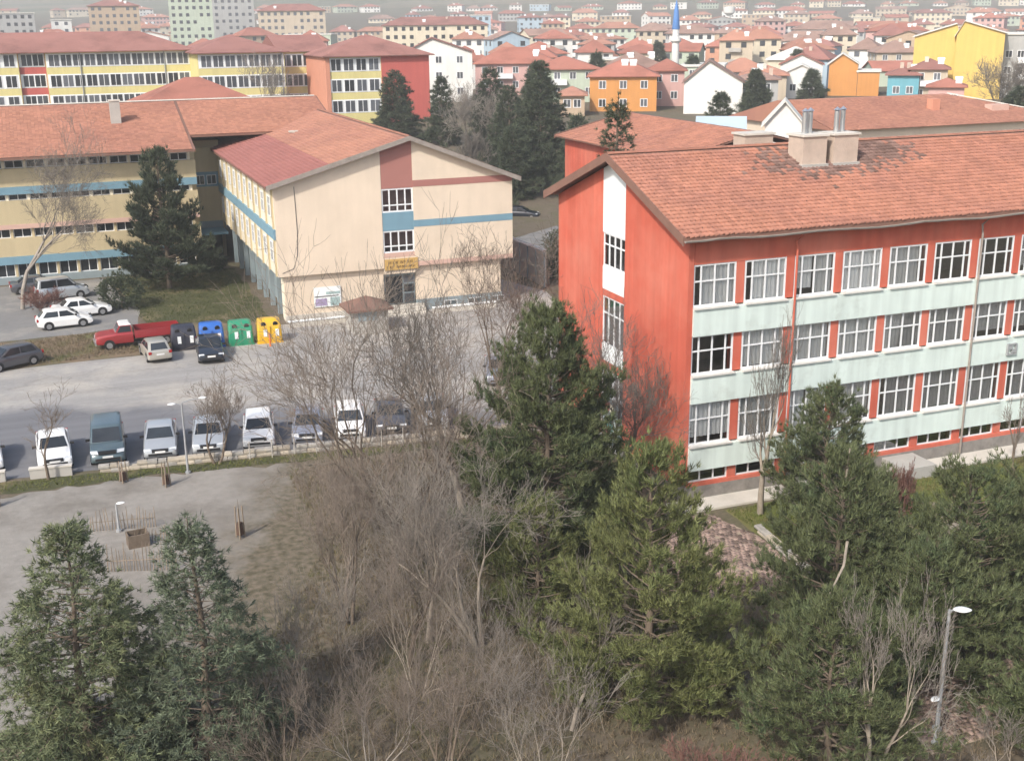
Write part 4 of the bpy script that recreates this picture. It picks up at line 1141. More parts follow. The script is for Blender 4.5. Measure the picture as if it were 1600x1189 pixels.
for ri, dd in enumerate(rowsd):
    v = -0.44 * dd - 6
    k = 0
    while v < 0.45 * dd + 10:
        du = dd + rt_.uniform(-9, 9)
        x, y = VX * du + VY * v, VY * du - VX * v
        big = dd > 400
        w = rt_.uniform(7.5, 13) if not big else rt_.uniform(11, 24)
        d_ = rt_.uniform(9, 14)
        v += w + rt_.uniform(0.4, 3.2) * (1 + (dd / 640) ** 2)
        if any((x - a) ** 2 + (y + d_ / 2 - b) ** 2 < (r + w * 0.45) ** 2 for a, b, r in town): continue
        if dd < 300 and to_px(x, y, 12)[0] > 1120 and (dd < 262 or rt_.random() < 0.5): continue
        if dd < 300 and 1015 < to_px(x, y, 12)[0] < 1095: continue
        if dd > 700 and v < -0.05 * dd and rt_.random() < 0.35: continue
        wall = rt_.choice(['white', 'white', 'white', 'white', 'cream', 'cream', 'cream', 'beige', 'beige', 'grey', 'pink', 'salmon', 'pale green', 'pale blue', 'tan'])
        st = rt_.choice([1, 1, 2, 2]) if dd < 330 else rt_.choice([1, 2, 2, 3]) if dd < 480 else rt_.choice([2, 2, 3])
        if dd > 850: st = rt_.choice([1, 2, 2])
        ro = rt_.choices(['hip', 'gable', 'flat'], [0.74, 0.20, 0.06])[0]
        rm = rt_.choice([0, 0, 0, 1, 1, 2, 3]) if ro != 'flat' else 'roof_white'
        lab = town_label('%s %s-storey house with %s roof' % (wall, NUMW[st], ('%s %s' % (ROOFN[rm], 'hipped' if ro == 'hip' else 'gable')) if ro != 'flat' else 'flat'), x, y, ground_z(x, y) + st * 3)
        house(x, y, w, d_, st, wall, ro, rm, rt_.uniform(2.2, 3.3) * (1 if ro == 'hip' else 0.75), -math.atan2(x, y) + rt_.uniform(-0.3, 0.4), None, 2.9, lab, 'house', 'town_house', 'houses of the town', near=dd < 300, balcony=(rt_.random() < 0.3 and dd < 500),
              ridge=rt_.choice(['x', 'x', 'y']), rr=rt_)

# minaret
mn = empty('minaret', (151.9, 276.9, 6.8), 0, 'slender white minaret with a blue spire rising over the red roofs', 'minaret')
mb = MB(); mb.tube([(0, 0, 0), (0, 0, 4), (0, 0, 12)], [1.2, 0.95, 0.85], 12); mb.build('shaft', WALLS['white'], mn, smooth=40)
mb = MB(); mb.tube([(0, 0, 8.6), (0, 0, 9.2), (0, 0, 10.0)], [0.85, 1.4, 1.4], 12); mb.build('balcony', WALLS['white'], mn, smooth=40)
M['spire_blue'] = mat('spire_blue', (0.10, 0.24, 0.55), 0.5, 0.05, 1)
mb = MB(); mb.tube([(0, 0, 12), (0, 0, 12.2), (0, 0, 16.5), (0, 0, 19.2)], [0.9, 1.0, 0.6, 0.04], 12); mb.build('spire', M['spire_blue'], mn, smooth=40)
mn = empty('minaret', (640, 560, 14), 0, 'far thin white minaret near the right edge of the town', 'minaret')
mb = MB(); mb.tube([(0, 0, -8), (0, 0, 16)], [1.6, 1.1], 10); mb.build('shaft', WALLS['white'], mn, smooth=40)
mb = MB(); mb.tube([(0, 0, 16), (0, 0, 25)], [1.3, 0.05], 10); mb.build('spire', M['roof_white'], mn, smooth=40)
mn = empty('water_tower', (494, 818, 10), 0, 'far white water tower with a wide cup-shaped tank', 'water tower')
mb = MB(); mb.tube([(0, 0, 0), (0, 0, 12)], [1.6, 1.4], 10); mb.build('shaft', WALLS['white'], mn, smooth=40)
mb = MB(); mb.tube([(0, 0, 12), (0, 0, 14), (0, 0, 18), (0, 0, 18.6)], [1.4, 4.2, 4.6, 1.0], 14); mb.build('tank', WALLS['white'], mn, smooth=40)


# ================================================================ TREES
def seg_mesh(name, P0, P1, R0, R1, mt, n=4):
    """many tapered segments in one mesh"""
    P0, P1, R0, R1 = (np.asarray(a, float) for a in (P0, P1, R0, R1))
    D = P1 - P0; D /= np.maximum(np.linalg.norm(D, axis=1, keepdims=True), 1e-9)
    ref = np.where(np.abs(D[:, 2:3]) < 0.9, np.array([[0, 0, 1.0]]), np.array([[1.0, 0, 0]]))
    U = np.cross(D, ref); U /= np.linalg.norm(U, axis=1, keepdims=True); W = np.cross(D, U)
    a = np.arange(n) * 2 * pi / n
    ring = np.cos(a)[None, :, None] * U[:, None] + np.sin(a)[None, :, None] * W[:, None]
    V = np.concatenate([P0[:, None] + ring * R0[:, None, None], P1[:, None] + ring * R1[:, None, None]], 1)
    N = len(P0); j = np.arange(n)
    q = np.stack([j, (j + 1) % n, (j + 1) % n + n, j + n], 1)
    F = (np.arange(N) * 2 * n)[:, None, None] + q[None]
    return np_mesh(name, V.reshape(-1, 3), F.reshape(-1, 4), mt, smooth=True)


def tufts_mesh(name, P, D, mt, blades, length, width, spread, rng):
    """needle tufts: thin triangles fanned round each twig tip"""
    N = len(P)
    d = np.repeat(D, blades, 0) + rng.normal(0, spread, (N * blades, 3))
    d /= np.linalg.norm(d, axis=1, keepdims=True)
    p = np.repeat(P, blades, 0) + rng.normal(0, 0.03, (N * blades, 3))
    L = length * rng.uniform(0.6, 1.25, (N * blades, 1))
    s = np.cross(d, rng.normal(0, 1, (N * blades, 3))); s /= np.linalg.norm(s, axis=1, keepdims=True)
    w = width * rng.uniform(0.7, 1.3, (N * blades, 1))
    V = np.stack([p - s * w, p + s * w, p + d * L], 1).reshape(-1, 3)
    return np_mesh(name, V, np.arange(len(V)).reshape(-1, 3), mt)


def conifer(label, x, y, h, r, mt, style='pine', z=None, seed=1, dens=1.0, bare=0.12, lean=(0, 0), name='pine_tree', group=None, fine=1.0, cat='tree', wide=1.0, fill=1):
    rng = np.random.default_rng(seed); rr = random.Random(seed)
    z = ground_z(x, y) if z is None else z
    t = empty(name, (x, y, z), 0, label, cat, group)
    top = np.array([lean[0], lean[1], h])
    def axis(s): return np.array([top[0] * s * s, top[1] * s * s, h * s]) + np.array([sin(s * 7 + seed) * 0.08, cos(s * 6 + seed) * 0.08, 0])
    mb = MB(); tr = 0.016 * h + 0.06
    mb.tube([axis(s) for s in np.linspace(0, 1, 9)], [tr * (1 - 0.93 * s) for s in np.linspace(0, 1, 9)], 7); mb.build('trunk', M['bark'], t, smooth=60)
    A, B, RA, RB, TP, TD = [], [], [], [], [], []
    s = bare
    while s < 0.985:
        if style == 'pine':
            q = (s - bare) / (1 - bare)
            prof = (1 - q) ** 0.82 * min(1.0, 0.8 + q * 2.5) * 1.06 + 0.05
            nl = rr.choice([6, 6, 7]); el0 = 0.02 + 0.62 * q
        else:
            q = (s - bare) / (1 - bare)
            prof = (1 - q) ** 0.85 + 0.04
            nl = rr.choice([4, 5, 6]); el0 = 0.02 + 0.35 * q
        a0 = rr.uniform(0, 6.28)
        for k in range(nl):
            az = a0 + k * 6.283 / nl + rr.uniform(-0.35, 0.35)
            Lb = r * prof * rr.uniform(0.62, 1.12) * (1 + 0.16 * sin(2.3 * az + 9.0 * q + seed)) * (1.15 if rr.random() < 0.12 else 1)
            el = el0 + rr.uniform(-0.12, 0.15)
            p = axis(s + rr.uniform(-0.01, 0.01)); n = max(2, int(Lb / 0.42)); sl = Lb / n
            rb = 0.012 + 0.012 * Lb
            for i in range(n):
                f = i / n
                e = el + (0.38 * f if style == 'pine' else -0.42 * f * f * (1 - q * 0.7))
                d = np.array([cos(az) * cos(e), sin(az) * cos(e), sin(e)])
                p2 = p + d * sl + rng.normal(0, 0.03, 3)
                A.append(p); B.append(p2); RA.append(rb * (1 - 0.8 * f)); RB.append(rb * (1 - 0.8 * (f + 1 / n)))
                if f > (0.22 if style == 'pine' else 0.12):
                    for side in (-1, 1):
                        if rr.random() > 0.92: continue
                        a2 = az + side * rr.uniform(0.5, 1.15); l2 = (0.26 + 0.30 * Lb * (1 - f) * 0.8) * rr.uniform(0.6, 1.2)
                        e2 = e + (rr.uniform(0.0, 0.55) if style == 'pine' else rr.uniform(-0.25, 0.2))
                        d2 = np.array([cos(a2) * cos(e2), sin(a2) * cos(e2), sin(e2)])
                        A.append(p2); B.append(p2 + d2 * l2); RA.append(0.012); RB.append(0.005)
                        m_ = max(1, int(l2 / (0.17 / dens)))
                        for j in range(m_):
                            TP.append(p2 + d2 * l2 * (j + 1) / m_ + rng.normal(0, 0.04, 3)); TD.append(d2 * 0.7 + np.array([0, 0, 0.5 if style == 'pine' else 0.05]))
                    TP.append(p2); TD.append(d + np.array([0, 0, 0.45 if style == 'pine' else 0.1]))
                p = p2
            TP.append(p); TD.append(d + np.array([0, 0, 0.4 if style == 'pine' else -0.1]))
        s += (0.046 if style == 'pine' else 0.032) * rr.uniform(0.7, 1.3) * (9.5 / max(h, 6)) ** 0.6
    TP.append(axis(1.0)); TD.append(np.array([0, 0, 1.0]))
    link('limbs', seg_mesh('limbs', A, B, RA, RB, M['bark'], 4), t)
    TP, TD = np.array(TP), np.array(TD)
    ex = fill
    TP = np.concatenate([TP] + [TP + rng.normal(0, 0.17, TP.shape) for _ in range(ex)]); TD = np.concatenate([TD] * (ex + 1))
    if style == 'pine': me = tufts_mesh('crown', TP, TD, mt, int(17 * fine), 0.25 * wide, 0.0135 * wide, 0.45, rng)
    else: me = tufts_mesh('crown', TP, TD, mt, int(14 * fine), 0.22 * wide, 0.015 * wide, 0.50, rng)
    link('crown', me, t)
    return t


def bare_tree(label, x, y, h, spread, mt='twig', seed=1, stems=1, name='bare_tree', group=None, levels=5, upright=0.55, trunk_r=None, z=None, twig_r=0.007, lean=(0, 0), dens=1.0, cat='tree', bark='bark', clear=0.28, stem_out=0.5):
    rr = random.Random(seed)
    z = ground_z(x, y) if z is None else z
    t = empty(name, (x, y, z), 0, label, cat, group)
    tr = trunk_r or (0.013 * h + 0.03)
    bigs, small = [], []
    big = []

    def grow(p, d, L, r, lev):
        n = 4 if lev < 2 else 3
        seg = L / n
        kids = []
        for i in range(n):
            d = (d + Vector((rr.gauss(0, 0.17), rr.gauss(0, 0.17), rr.gauss(0, 0.11) + 0.05 * upright))).normalized()
            q = p + d * seg
            r2 = max(r * (1 - 0.55 * (i + 1) / n), twig_r * 0.6)
            (bigs[-1] if lev < 2 else small).append((p, q, max(r * (1 - 0.55 * i / n), twig_r * 0.7), r2))
            p = q
            if lev < levels and (i >= 1 or lev > 0):
                nb = 1 if lev == 0 else (1 if rr.random() < 0.62 * dens else 0) + (1 if rr.random() < 0.12 * dens else 0)
                for _ in range(nb): kids.append((p, d, r2))
        if lev < levels:
            for _ in range(2 if lev < 2 else 1): kids.append((p, d, r2))
            for (kp, kd, kr) in kids:
                ax = kd.orthogonal().normalized(); ax.rotate(Matrix.Rotation(rr.uniform(0, 6.283), 3, kd))
                ang = rr.uniform(0.35, 0.85) * (1.0 if lev else 0.8)
                nd = kd.copy(); nd.rotate(Matrix.Rotation(ang, 3, ax))
                nd = (nd + Vector((0, 0, 0.30 * upright))).normalized()
                grow(kp, nd, L * rr.uniform(0.50, 0.80), max(kr * rr.uniform(0.5, 0.75), twig_r), lev + 1)
    for s_ in range(stems):
        a = s_ * 6.283 / max(stems, 1) + rr.uniform(-0.5, 0.5)
        d0 = Vector((lean[0], lean[1], 1.0)) + (Vector((cos(a), sin(a), 0)) * stem_out * rr.uniform(0.5, 1.2) if stems > 1 else Vector((0, 0, 0)))
        p0 = Vector((cos(a), sin(a), 0)) * (0.12 * stems ** 0.5 if stems > 1 else 0)
        bigs.append([])
        grow(p0, d0.normalized(), h * (clear + 0.16) * rr.uniform(0.85, 1.1), tr * (1 if stems == 1 else rr.uniform(0.6, 1)), 0)
    # fit to the wanted height and spread
    allp = [s[1] for b_ in bigs for s in b_] + [s[1] for s in small]
    zs = sorted(p.z for p in allp); zmax = zs[int(len(zs) * 0.995) - 1]
    rad = sorted(sqrt(p.x ** 2 + p.y ** 2) for p in allp)[int(len(allp) * 0.97) - 1]
    kz, kx = h / zmax, spread / rad
    f = lambda p: (p.x * kx, p.y * kx, p.z * kz)
    for nm, L_, n, mm in [('trunk' if len(bigs) == 1 else 'stem', b_, 6, bark) for b_ in bigs] + [('crown', small, 3, mt)]:
        if L_: link(nm, seg_mesh(nm, [f(s[0]) for s in L_], [f(s[1]) for s in L_], [s[2] for s in L_], [s[3] for s in L_], M[mm], n), t)
    return t


# conifers of the foreground
conifer('tallest and densest dark pine, standing left of the red gable wall', 17.5, 41.6, 11.0, 4.3, M['pine'], 'pine', seed=3, dens=1.45, bare=0.05, fill=2)
conifer('yellow-green pine in front of the red school corner', 16.4, 30.6, 9.0, 3.6, M['pine_y'], 'pine', seed=5, dens=1.4, bare=0.04)
conifer('dark broad pine hiding the mint bands of the red school', 30.7, 41.0, 6.1, 2.9, M['pine'], 'pine', seed=8, dens=1.2)
dead_pine = conifer('pine with a pale dead branch below the dark broad pine', 24.2, 31.3, 7.6, 3.3, M['pine'], 'pine', seed=9, dens=1.25, bare=0.06)
mb = MB(); mb.tube([(-0.6, -1.2, 5.0), (-1.3, -2.0, 4.6), (-2.2, -2.5, 3.9)], [0.05, 0.045, 0.02], 6); mb.build('dead_branch', M['bark_pale'], dead_pine)
mb = MB(); mb.tube([(0.0, -0.1, 6.6), (0.03, -0.15, 7.9)], [0.045, 0.025], 6); mb.build('dead_top', M['bark_pale'], dead_pine)
conifer('large pine above the tall lamp post head, before the lawn', 28.8, 30.2, 6.7, 3.6, M['pine'], 'pine', seed=12, dens=1.1)
conifer('pine cut off by the right picture edge', 33.4, 31.0, 6.9, 3.2, M['pine'], 'pine', seed=14, dens=1.1)
conifer('small pine low at the bottom beside the bare twin-stemmed tree', 20.2, 26.0, 5.2, 3.2, M['pine'], 'pine', seed=15, dens=1.1)
conifer('pale green small pine below the tall dark pine', 15.2, 37.2, 4.8, 2.0, M['pine_y'], 'pine', seed=17, dens=1.1)
conifer('low pine by the paved court edge', 28.4, 35.2, 4.6, 2.4, M['pine'], 'pine', seed=18, dens=1.1)
conifer('low spreading pine at the bottom right corner', 30.4, 25.4, 4.6, 3.2, M['pine'], 'pine', seed=19, dens=1.1, bare=0.04)
conifer('stunted pine right of the short lamp', 27.2, 23.4, 3.0, 2.4, M['pine'], 'pine', seed=20, dens=1.1, bare=0.04)
conifer('bushy pine just left of the tall lamp post', 25.8, 28.4, 5.0, 3.2, M['pine'], 'pine', seed=16, dens=1.1, bare=0.06)
conifer('layered cedar filling the lower left corner', -0.9, 34.4, 7.9, 3.2, M['cedar'], 'cedar', seed=21, dens=1.35, name='cedar_tree', bare=0.05)
conifer('slimmer blue-green cedar right of the layered corner cedar', 2.6, 33.2, 8.2, 2.4, M['cedar_b'], 'cedar', seed=23, dens=1.35, name='cedar_tree', bare=0.05)
conifer('tall single pine in the courtyard before the cream wing', 8.4, 104.2, 11.6, 4.2, M['far_pine'], 'pine', seed=25, dens=0.9, bare=0.08, wide=1.7)
# conifers behind the cream school
G = 'dark conifers between the two schools'
for (x, y, h, r, sd, lb) in ((49.4, 176, 10.2, 4.3, 31, 'dark conifer against the yellow school, beside its red end'), (54.7, 170, 9.6, 2.9, 32, 'narrow dark conifer right of the blank red school end'), (59.8, 163, 11.5, 3.9, 33, 'dark conifer left of the tallest dark conifer'),
                             (58.4, 141, 14.8, 5.0, 34, 'tallest and broadest dark conifer beside the cream gable'), (56.4, 147, 11.0, 4.2, 35, 'dark conifer just behind the tallest one'), (52.0, 134, 8.5, 3.2, 36, 'short dark conifer at the cream gable eave'),
                             (59.5, 132, 9.4, 3.4, 37, 'short dark conifer by the red gable roof tip')):
    conifer(lb, x, y, h, r, M['far_pine'], 'cedar', seed=sd, dens=0.62, name='conifer_tree', group=G, fine=1.0, bare=0.06, wide=2.0)
conifer('slim pointed conifer rising behind the red school gable before the annex roof', 34.6, 70.5, 17.2, 2.4, M['far_pine'], 'cedar', seed=38, dens=0.9, wide=1.3, name='conifer_tree', group=G, z=0.0, bare=0.2)
conifer('bushy dark conifer at the foot of the blank white gable', 83.8, 140, 9.6, 3.2, M['far_pine'], 'cedar', seed=39, dens=0.6, wide=2.0, name='conifer_tree', group=G, bare=0.05)
conifer('dark shrubby conifer at the right edge below the grey block', 119.5, 124, 10.0, 6.0, M['far_pine'], 'cedar', seed=40, dens=0.45, wide=2.4, name='conifer_tree', group=G, bare=0.03)

for i, (x, y, h, r, lb) in enumerate(((112, 176, 7, 2.6, 'small dark tree on the roof line left of the grey balconied house'), (133, 190, 6, 2.6, 'small dark tree between the low beige and white houses'), (122, 215, 8, 3, 'dark tree behind the grey balconied house'), (158, 232, 8, 3, 'dark tree behind the ochre gable'),
                                       (84, 205, 8, 2.8, 'dark tree left of the bright orange house roof'), (104, 222, 9, 3, 'dark tree between pink and orange houses'), (146, 275, 9, 3.4, 'dark tree before the cream pyramid roof'), (190, 300, 9, 3.4, 'dark tree right of the minaret'), (66, 262, 9, 3, 'dark tree behind the white gable house'))):
    conifer(lb, x, y, h, r, M['far_pine'], 'cedar', seed=80 + i, dens=0.3, wide=3.0, name='town_tree', group='dark trees among the houses', bare=0.05)
# bare trees
bare_tree('big spreading bare tree in front of the cream wing', -3.4, 101, 15.0, 8.2, 'twig_grey', 51, levels=6, twig_r=0.009, dens=1.25, upright=0.4, bark='twig_grey', trunk_r=0.2)
bare_tree('small forked bare tree growing at the lot wall before the white car', -1.9, 60.4, 5.2, 2.0, 'twig', 52, levels=4, twig_r=0.010)
bare_tree('small bare tree beside the twin lot lamps', 6.3, 59.3, 4.7, 2.1, 'twig', 53, levels=5, twig_r=0.009, stems=2, stem_out=0.35)
bare_tree('tall bare tree with many upright stems before the parked cars', 12.4, 45.5, 13.0, 6.2, 'twig', 54, stems=6, levels=5, trunk_r=0.15, twig_r=0.009, upright=0.45, stem_out=0.6, dens=0.95)
bare_tree('bare tree with a pale straight trunk leaning left beside the tall pine', 15.8, 47.5, 12.6, 5.2, 'twig_grey', 55, levels=5, twig_r=0.009, upright=0.45, bark='bark_pale', lean=(-0.35, 0.1), dens=1.15)
bare_tree('bare tree spreading over the cream school door', 23.6, 63.5, 10.4, 5.6, 'twig', 56, levels=5, twig_r=0.010, upright=0.4, stems=3, stem_out=0.45, dens=1.05)
bare_tree('bare brown tree against the red gable wall', 24.0, 48.6, 9.2, 3.6, 'twig_grey', 57, levels=5, twig_r=0.008, stems=3, stem_out=0.4, dens=1.25)
bare_tree('slender pale-barked bare tree before the red school windows', 28.7, 43.0, 9.9, 1.7, 'twig_grey', 58, levels=5, twig_r=0.008, bark='bark_pale', upright=0.9)
bare_tree('bare twin-stemmed tree at the bottom among the pines', 20.8, 24.6, 6.8, 2.1, 'twig_grey', 59, levels=5, twig_r=0.007, stems=2, stem_out=0.45, bark='bark_pale')
bare_tree('thin bare sapling on the school lawn', 42.6, 42.0, 4.5, 0.9, 'twig', 60, levels=4, twig_r=0.008)
bare_tree('bare tree low in the picture left of the thicket', 8.6, 40.0, 7.6, 3.6, 'twig', 61, levels=5, twig_r=0.006, stems=3, stem_out=0.4, dens=1.0)
bare_tree('bare tree with long side limbs over the bottom thicket', 12.6, 36.5, 7.6, 4.4, 'twig_grey', 62, levels=5, twig_r=0.006, stems=3, stem_out=0.6, bark='bark_pale', dens=1.1)
bare_tree('slim bare tree with a straight pale trunk in the thicket', 11.0, 37.6, 8.2, 2.2, 'twig_grey', 67, levels=4, twig_r=0.007, bark='bark_pale', upright=0.9, trunk_r=0.11, dens=1.2)
bare_tree('crooked dark-trunked bare tree left of the slim pale one', 9.9, 36.2, 6.6, 2.6, 'twig', 68, levels=4, twig_r=0.007, bark='bark', upright=0.6, trunk_r=0.12, dens=1.3)
bare_tree('leaning bare tree low at the bottom centre', 13.6, 30.4, 5.6, 3.0, 'twig_grey', 69, levels=4, twig_r=0.007, bark='bark_pale', upright=0.4, trunk_r=0.08, dens=1.3, lean=(0.5, 0.1))
bare_tree('bare greyish tree before the yellow school wall', 29.5, 178, 13.5, 5.0, 'twig_grey', 63, levels=5, twig_r=0.02, dens=1.3)
bare_tree('bare grey tree among the dark conifers', 56, 157, 10.5, 5.0, 'twig_grey', 64, levels=5, twig_r=0.02, dens=1.3, stems=2)
bare_tree('bare reddish-grey tree in front of the tall yellow block', 134, 145, 11.0, 6.0, 'twig_grey', 65, levels=5, twig_r=0.025, dens=1.4)
bare_tree('pollarded bare tree behind the cream gable', 48, 141, 7.0, 3.4, 'twig_grey', 66, levels=5, twig_r=0.025, dens=1.4)
# thicket of bare shrubs at the bottom
SH = [(24.6, 23.0, 2.1, 1.7), (28.6, 22.6, 2.2, 1.8), (6.6, 35.6, 4.9, 2.5), (9.6, 34.2, 5.8, 2.8), (12.0, 32.0, 5.4, 2.8), (9.0, 29.6, 4.5, 2.5), (11.6, 28.0, 4.5, 2.5), (7.0, 30.6, 4.0, 2.5), (10.6, 38.4, 5.5, 2.5), (9.8, 43.6, 4.5, 2.4), (12.2, 47.6, 4.0, 2.3), (4.4, 31.4, 3.8, 2.3), (15.6, 51.2, 3.2, 2.1), (18.8, 52.8, 3.5, 2.2), (20.8, 49.6, 3.8, 2.1), (11.2, 52.6, 2.5, 1.6)]
shl = ['low brown shrub at the foot of the short lamp', 'low brown shrub at the bottom right corner', 'grey bare shrub at the left of the bottom thicket', 'tangled bare shrub in the middle of the bottom thicket', 'pale bare shrub below the bare tree with long limbs', 'low bare shrub at the bottom left of the thicket', 'low bare shrub at the bottom centre', 'bare shrub beside the blue-green cedar foot', 'bare shrub under the multi-stemmed tall bare tree', 'brown bare shrub on the dry grass', 'brown bare shrub beyond the tall multi-stemmed tree', 'bare shrub in front of the blue-green cedar', 'small bare shrub near the lot wall end', 'bare shrub near the wire mesh pile', 'bare shrub left of the red gable base', 'small bare bush on the dry grass by the wall']
for i, ((x, y, h, r), lb) in enumerate(zip(SH, shl)):
    bare_tree(lb, x, y, h, r, R.choice(['twig', 'twig_grey', 'twig_grey']), 100 + i, stems=7, levels=3, name='bare_shrub', group='bare shrubs of the thicket', upright=0.5, stem_out=0.8, twig_r=0.006, trunk_r=R.choice([0.018, 0.03, 0.055]), cat='shrub', bark=R.choice(['twig_grey', 'bark_pale', 'bark']), dens=1.35, clear=0.24)
for i, (x, y, h, r, lb) in enumerate(((15.4, 24.6, 1.9, 1.8, 'reddish bare shrub at the bottom edge left of centre'), (17.6, 23.6, 1.6, 1.6, 'reddish bare shrub at the bottom edge under the pines'), (-1.6, 99.0, 2.0, 1.7, 'dark red bare bush behind the white parked cars'), (34.2, 40.2, 2.6, 0.8, 'reddish upright bush behind the paved court'))):
    bare_tree(lb, x, y, h, r, 'twig_red', 140 + i, stems=9, levels=4, name='red_shrub', group='red-twigged shrubs', upright=0.4, stem_out=0.9, twig_r=0.012, trunk_r=0.02, cat='shrub', bark='twig_red', dens=1.2, clear=0.2)


def bush(label, x, y, h, r, mt, seed, n=900):
    rng = np.random.default_rng(seed)
    t = empty('evergreen_bush', (x, y, 0), 0, label, 'shrub')
    d = rng.normal(0, 1, (n, 3)); d /= np.linalg.norm(d, axis=1, keepdims=True)
    lump = 1 + 0.22 * np.sin(d[:, 0] * 5 + seed) * np.cos(d[:, 1] * 4) + 0.1 * rng.normal(0, 1, n)
    P = d * (rng.uniform(0.55, 1.0, (n, 1)) ** 0.5) * lump[:, None] * np.array([r, r, h / 2]) + np.array([0, 0, h * 0.5]); P[:, 2] = np.maximum(P[:, 2], 0.05)
    link('crown', tufts_mesh('crown', P, d + np.array([0, 0, 0.4]), mt, 9, 0.22, 0.03, 0.5, rng), t)
    q = MB(); q.tube([(0, 0, 0), (0.05, 0, h * 0.5)], [0.08, 0.04], 6); q.build('stem', M['bark'], t)


bush('round dark evergreen bush behind the red truck', 4.1, 98.2, 2.8, 1.7, M['far_pine'], 71)
bush('low evergreen bush below the link wall in the courtyard', 12.8, 110.5, 1.4, 1.2, M['far_pine'], 72, 500)
bush('evergreen shrub against the grey retaining wall', 41.5, 94.0, 2.2, 2.0, M['far_pine'], 73, 700)
bush('dark shrub beside the road behind the red gable', 46.0, 104.0, 2.4, 2.4, M['far_pine'], 74, 700)


# ================================================================ VEHICLES
def car_parts(kind):
    """shared meshes of a kind of car. Local: front towards -Y, wheels on z=0"""
    K = dict(
        hatch=dict(L=4.0, W=1.70, H=1.47, hood=0.92, belt=0.95, y_ws=-1.10, y_rf=-0.25, y_rr=1.35, y_rb=1.85, tail=0.95, rw=0.60),
        sedan=dict(L=4.4, W=1.72, H=1.43, hood=0.88, belt=0.93, y_ws=-1.05, y_rf=-0.15, y_rr=0.95, y_rb=1.55, tail=0.98, rw=0.60),
        van=dict(L=4.15, W=1.76, H=1.82, hood=1.05, belt=1.12, y_ws=-1.25, y_rf=-0.55, y_rr=1.85, y_rb=2.02, tail=1.12, rw=0.68),
        old=dict(L=3.9, W=1.62, H=1.40, hood=0.86, belt=0.90, y_ws=-0.95, y_rf=-0.25, y_rr=1.15, y_rb=1.75, tail=0.92, rw=0.60))[kind]
    L, W, Hh = K['L'], K['W'], K['H']; w = W / 2; y0, y1 = -L / 2, L / 2
    st = [(y0, 0.42, 0.55, 0.80), (y0 + 0.06, 0.30, 0.66, 0.93), (y0 + 0.25, 0.22, K['hood'] - 0.18, 0.985), (y0 + 0.6, 0.20, K['hood'] - 0.07, 1.0), (K['y_ws'] - 0.1, 0.20, K['hood'], 1.0), (K['y_ws'] + 0.25, 0.20, K['belt'], 1.0),
          (0.4, 0.20, K['belt'] + 0.02, 1.0), (y1 - 0.55, 0.20, K['belt'] + 0.02, 1.0), (y1 - 0.22, 0.24, K['tail'], 0.985), (y1 - 0.04, 0.32, K['tail'] - 0.10, 0.94), (y1, 0.42, 0.70, 0.86)]
    body = MB(); rings = []
    for (y, zb, zt, f) in st:
        ww = w * f; m_ = zb + (zt - zb) * 0.55
        half = [(ww * 0.90, zb), (ww, zb + 0.10 * (zt - zb)), (ww * 1.0, m_), (ww * 0.975, zt - 0.09), (ww * 0.90, zt - 0.015), (ww * 0.5, zt + 0.012)]
        rings.append([(x, y, z) for x, z in half] + [(-x, y, z) for x, z in reversed(half)])
    body.loft(rings)
    zb = K['belt'] - 0.02; zr = Hh
    wb, wt = w * 0.90, w * K['rw'] / 0.5 * 0.5 + 0.08
    wt = w * 0.74 if kind != 'van' else w * 0.84
    def ring(z, ya, yb, hw, n=0.12):
        return [(hw, ya + n, z), (hw, yb - n, z), (hw - n, yb, z), (-hw + n, yb, z), (-hw, yb - n, z), (-hw, ya + n, z), (-hw + n * 1.5, ya, z), (hw - n * 1.5, ya, z)]
    cab = MB()
    f1 = 0.9
    lerp = lambda a, b, t: a + (b - a) * t
    cab.loft([ring(zb, K['y_ws'], K['y_rb'], wb, 0.10), ring(lerp(zb, zr, f1), lerp(K['y_ws'], K['y_rf'], f1), lerp(K['y_rb'], K['y_rr'], f1), lerp(wb, wt, f1)), ring(zr - 0.02, K['y_rf'] + 0.10, K['y_rr'] - 0.08, wt - 0.07), ring(zr, K['y_rf'] + 0.3, K['y_rr'] - 0.25, wt - 0.22)])
    zl, zh = zb + 0.04, zr - 0.10
    tl, th_ = (zl - zb) / (zr - zb), (zh - zb) / (zr - zb)
    def cabp(side, t, yt): return None
    glass = {}
    e = 0.012
    def hwid(t): return lerp(wb, wt, t)
    def yf(t): return lerp(K['y_ws'], K['y_rf'], t)
    def yr(t): return lerp(K['y_rb'], K['y_rr'], t)
    g = MB(); a, b_ = hwid(tl) - 0.07, hwid(th_) - 0.09
    g.poly([(-a, yf(tl) - e, zl), (a, yf(tl) - e, zl), (b_, yf(th_) - e, zh), (-b_, yf(th_) - e, zh)]); glass['windshield'] = [g]
    g = MB(); a, b_ = hwid(tl) - 0.16, hwid(th_) - 0.16
    g.poly([(a, yr(tl) + e, zl), (-a, yr(tl) + e, zl), (-b_, yr(th_) + e, zh), (b_, yr(th_) + e, zh)]); glass['rear_window'] = [g]
    sw = []
    ym = lerp(yf(0.5), yr(0.5), 0.48)
    for sgn in (-1, 1):
        for (ya0, ya1, yb0, yb1) in ((yf(tl) + 0.24, yf(th_) + 0.20, ym - 0.05, ym - 0.05), (ym + 0.05, ym + 0.05, yr(tl) - 0.26, yr(th_) - 0.20)):
            g = MB(); xl, xh = sgn * (hwid(tl) + e), sgn * (hwid(th_) + e)
            pts = [(xl, ya0, zl), (xl, yb0, zl), (xh, yb1, zh), (xh, ya1, zh)]
            g.poly(pts if sgn > 0 else list(reversed(pts))); sw.append(g)
    glass['side_window'] = sw
    small = []
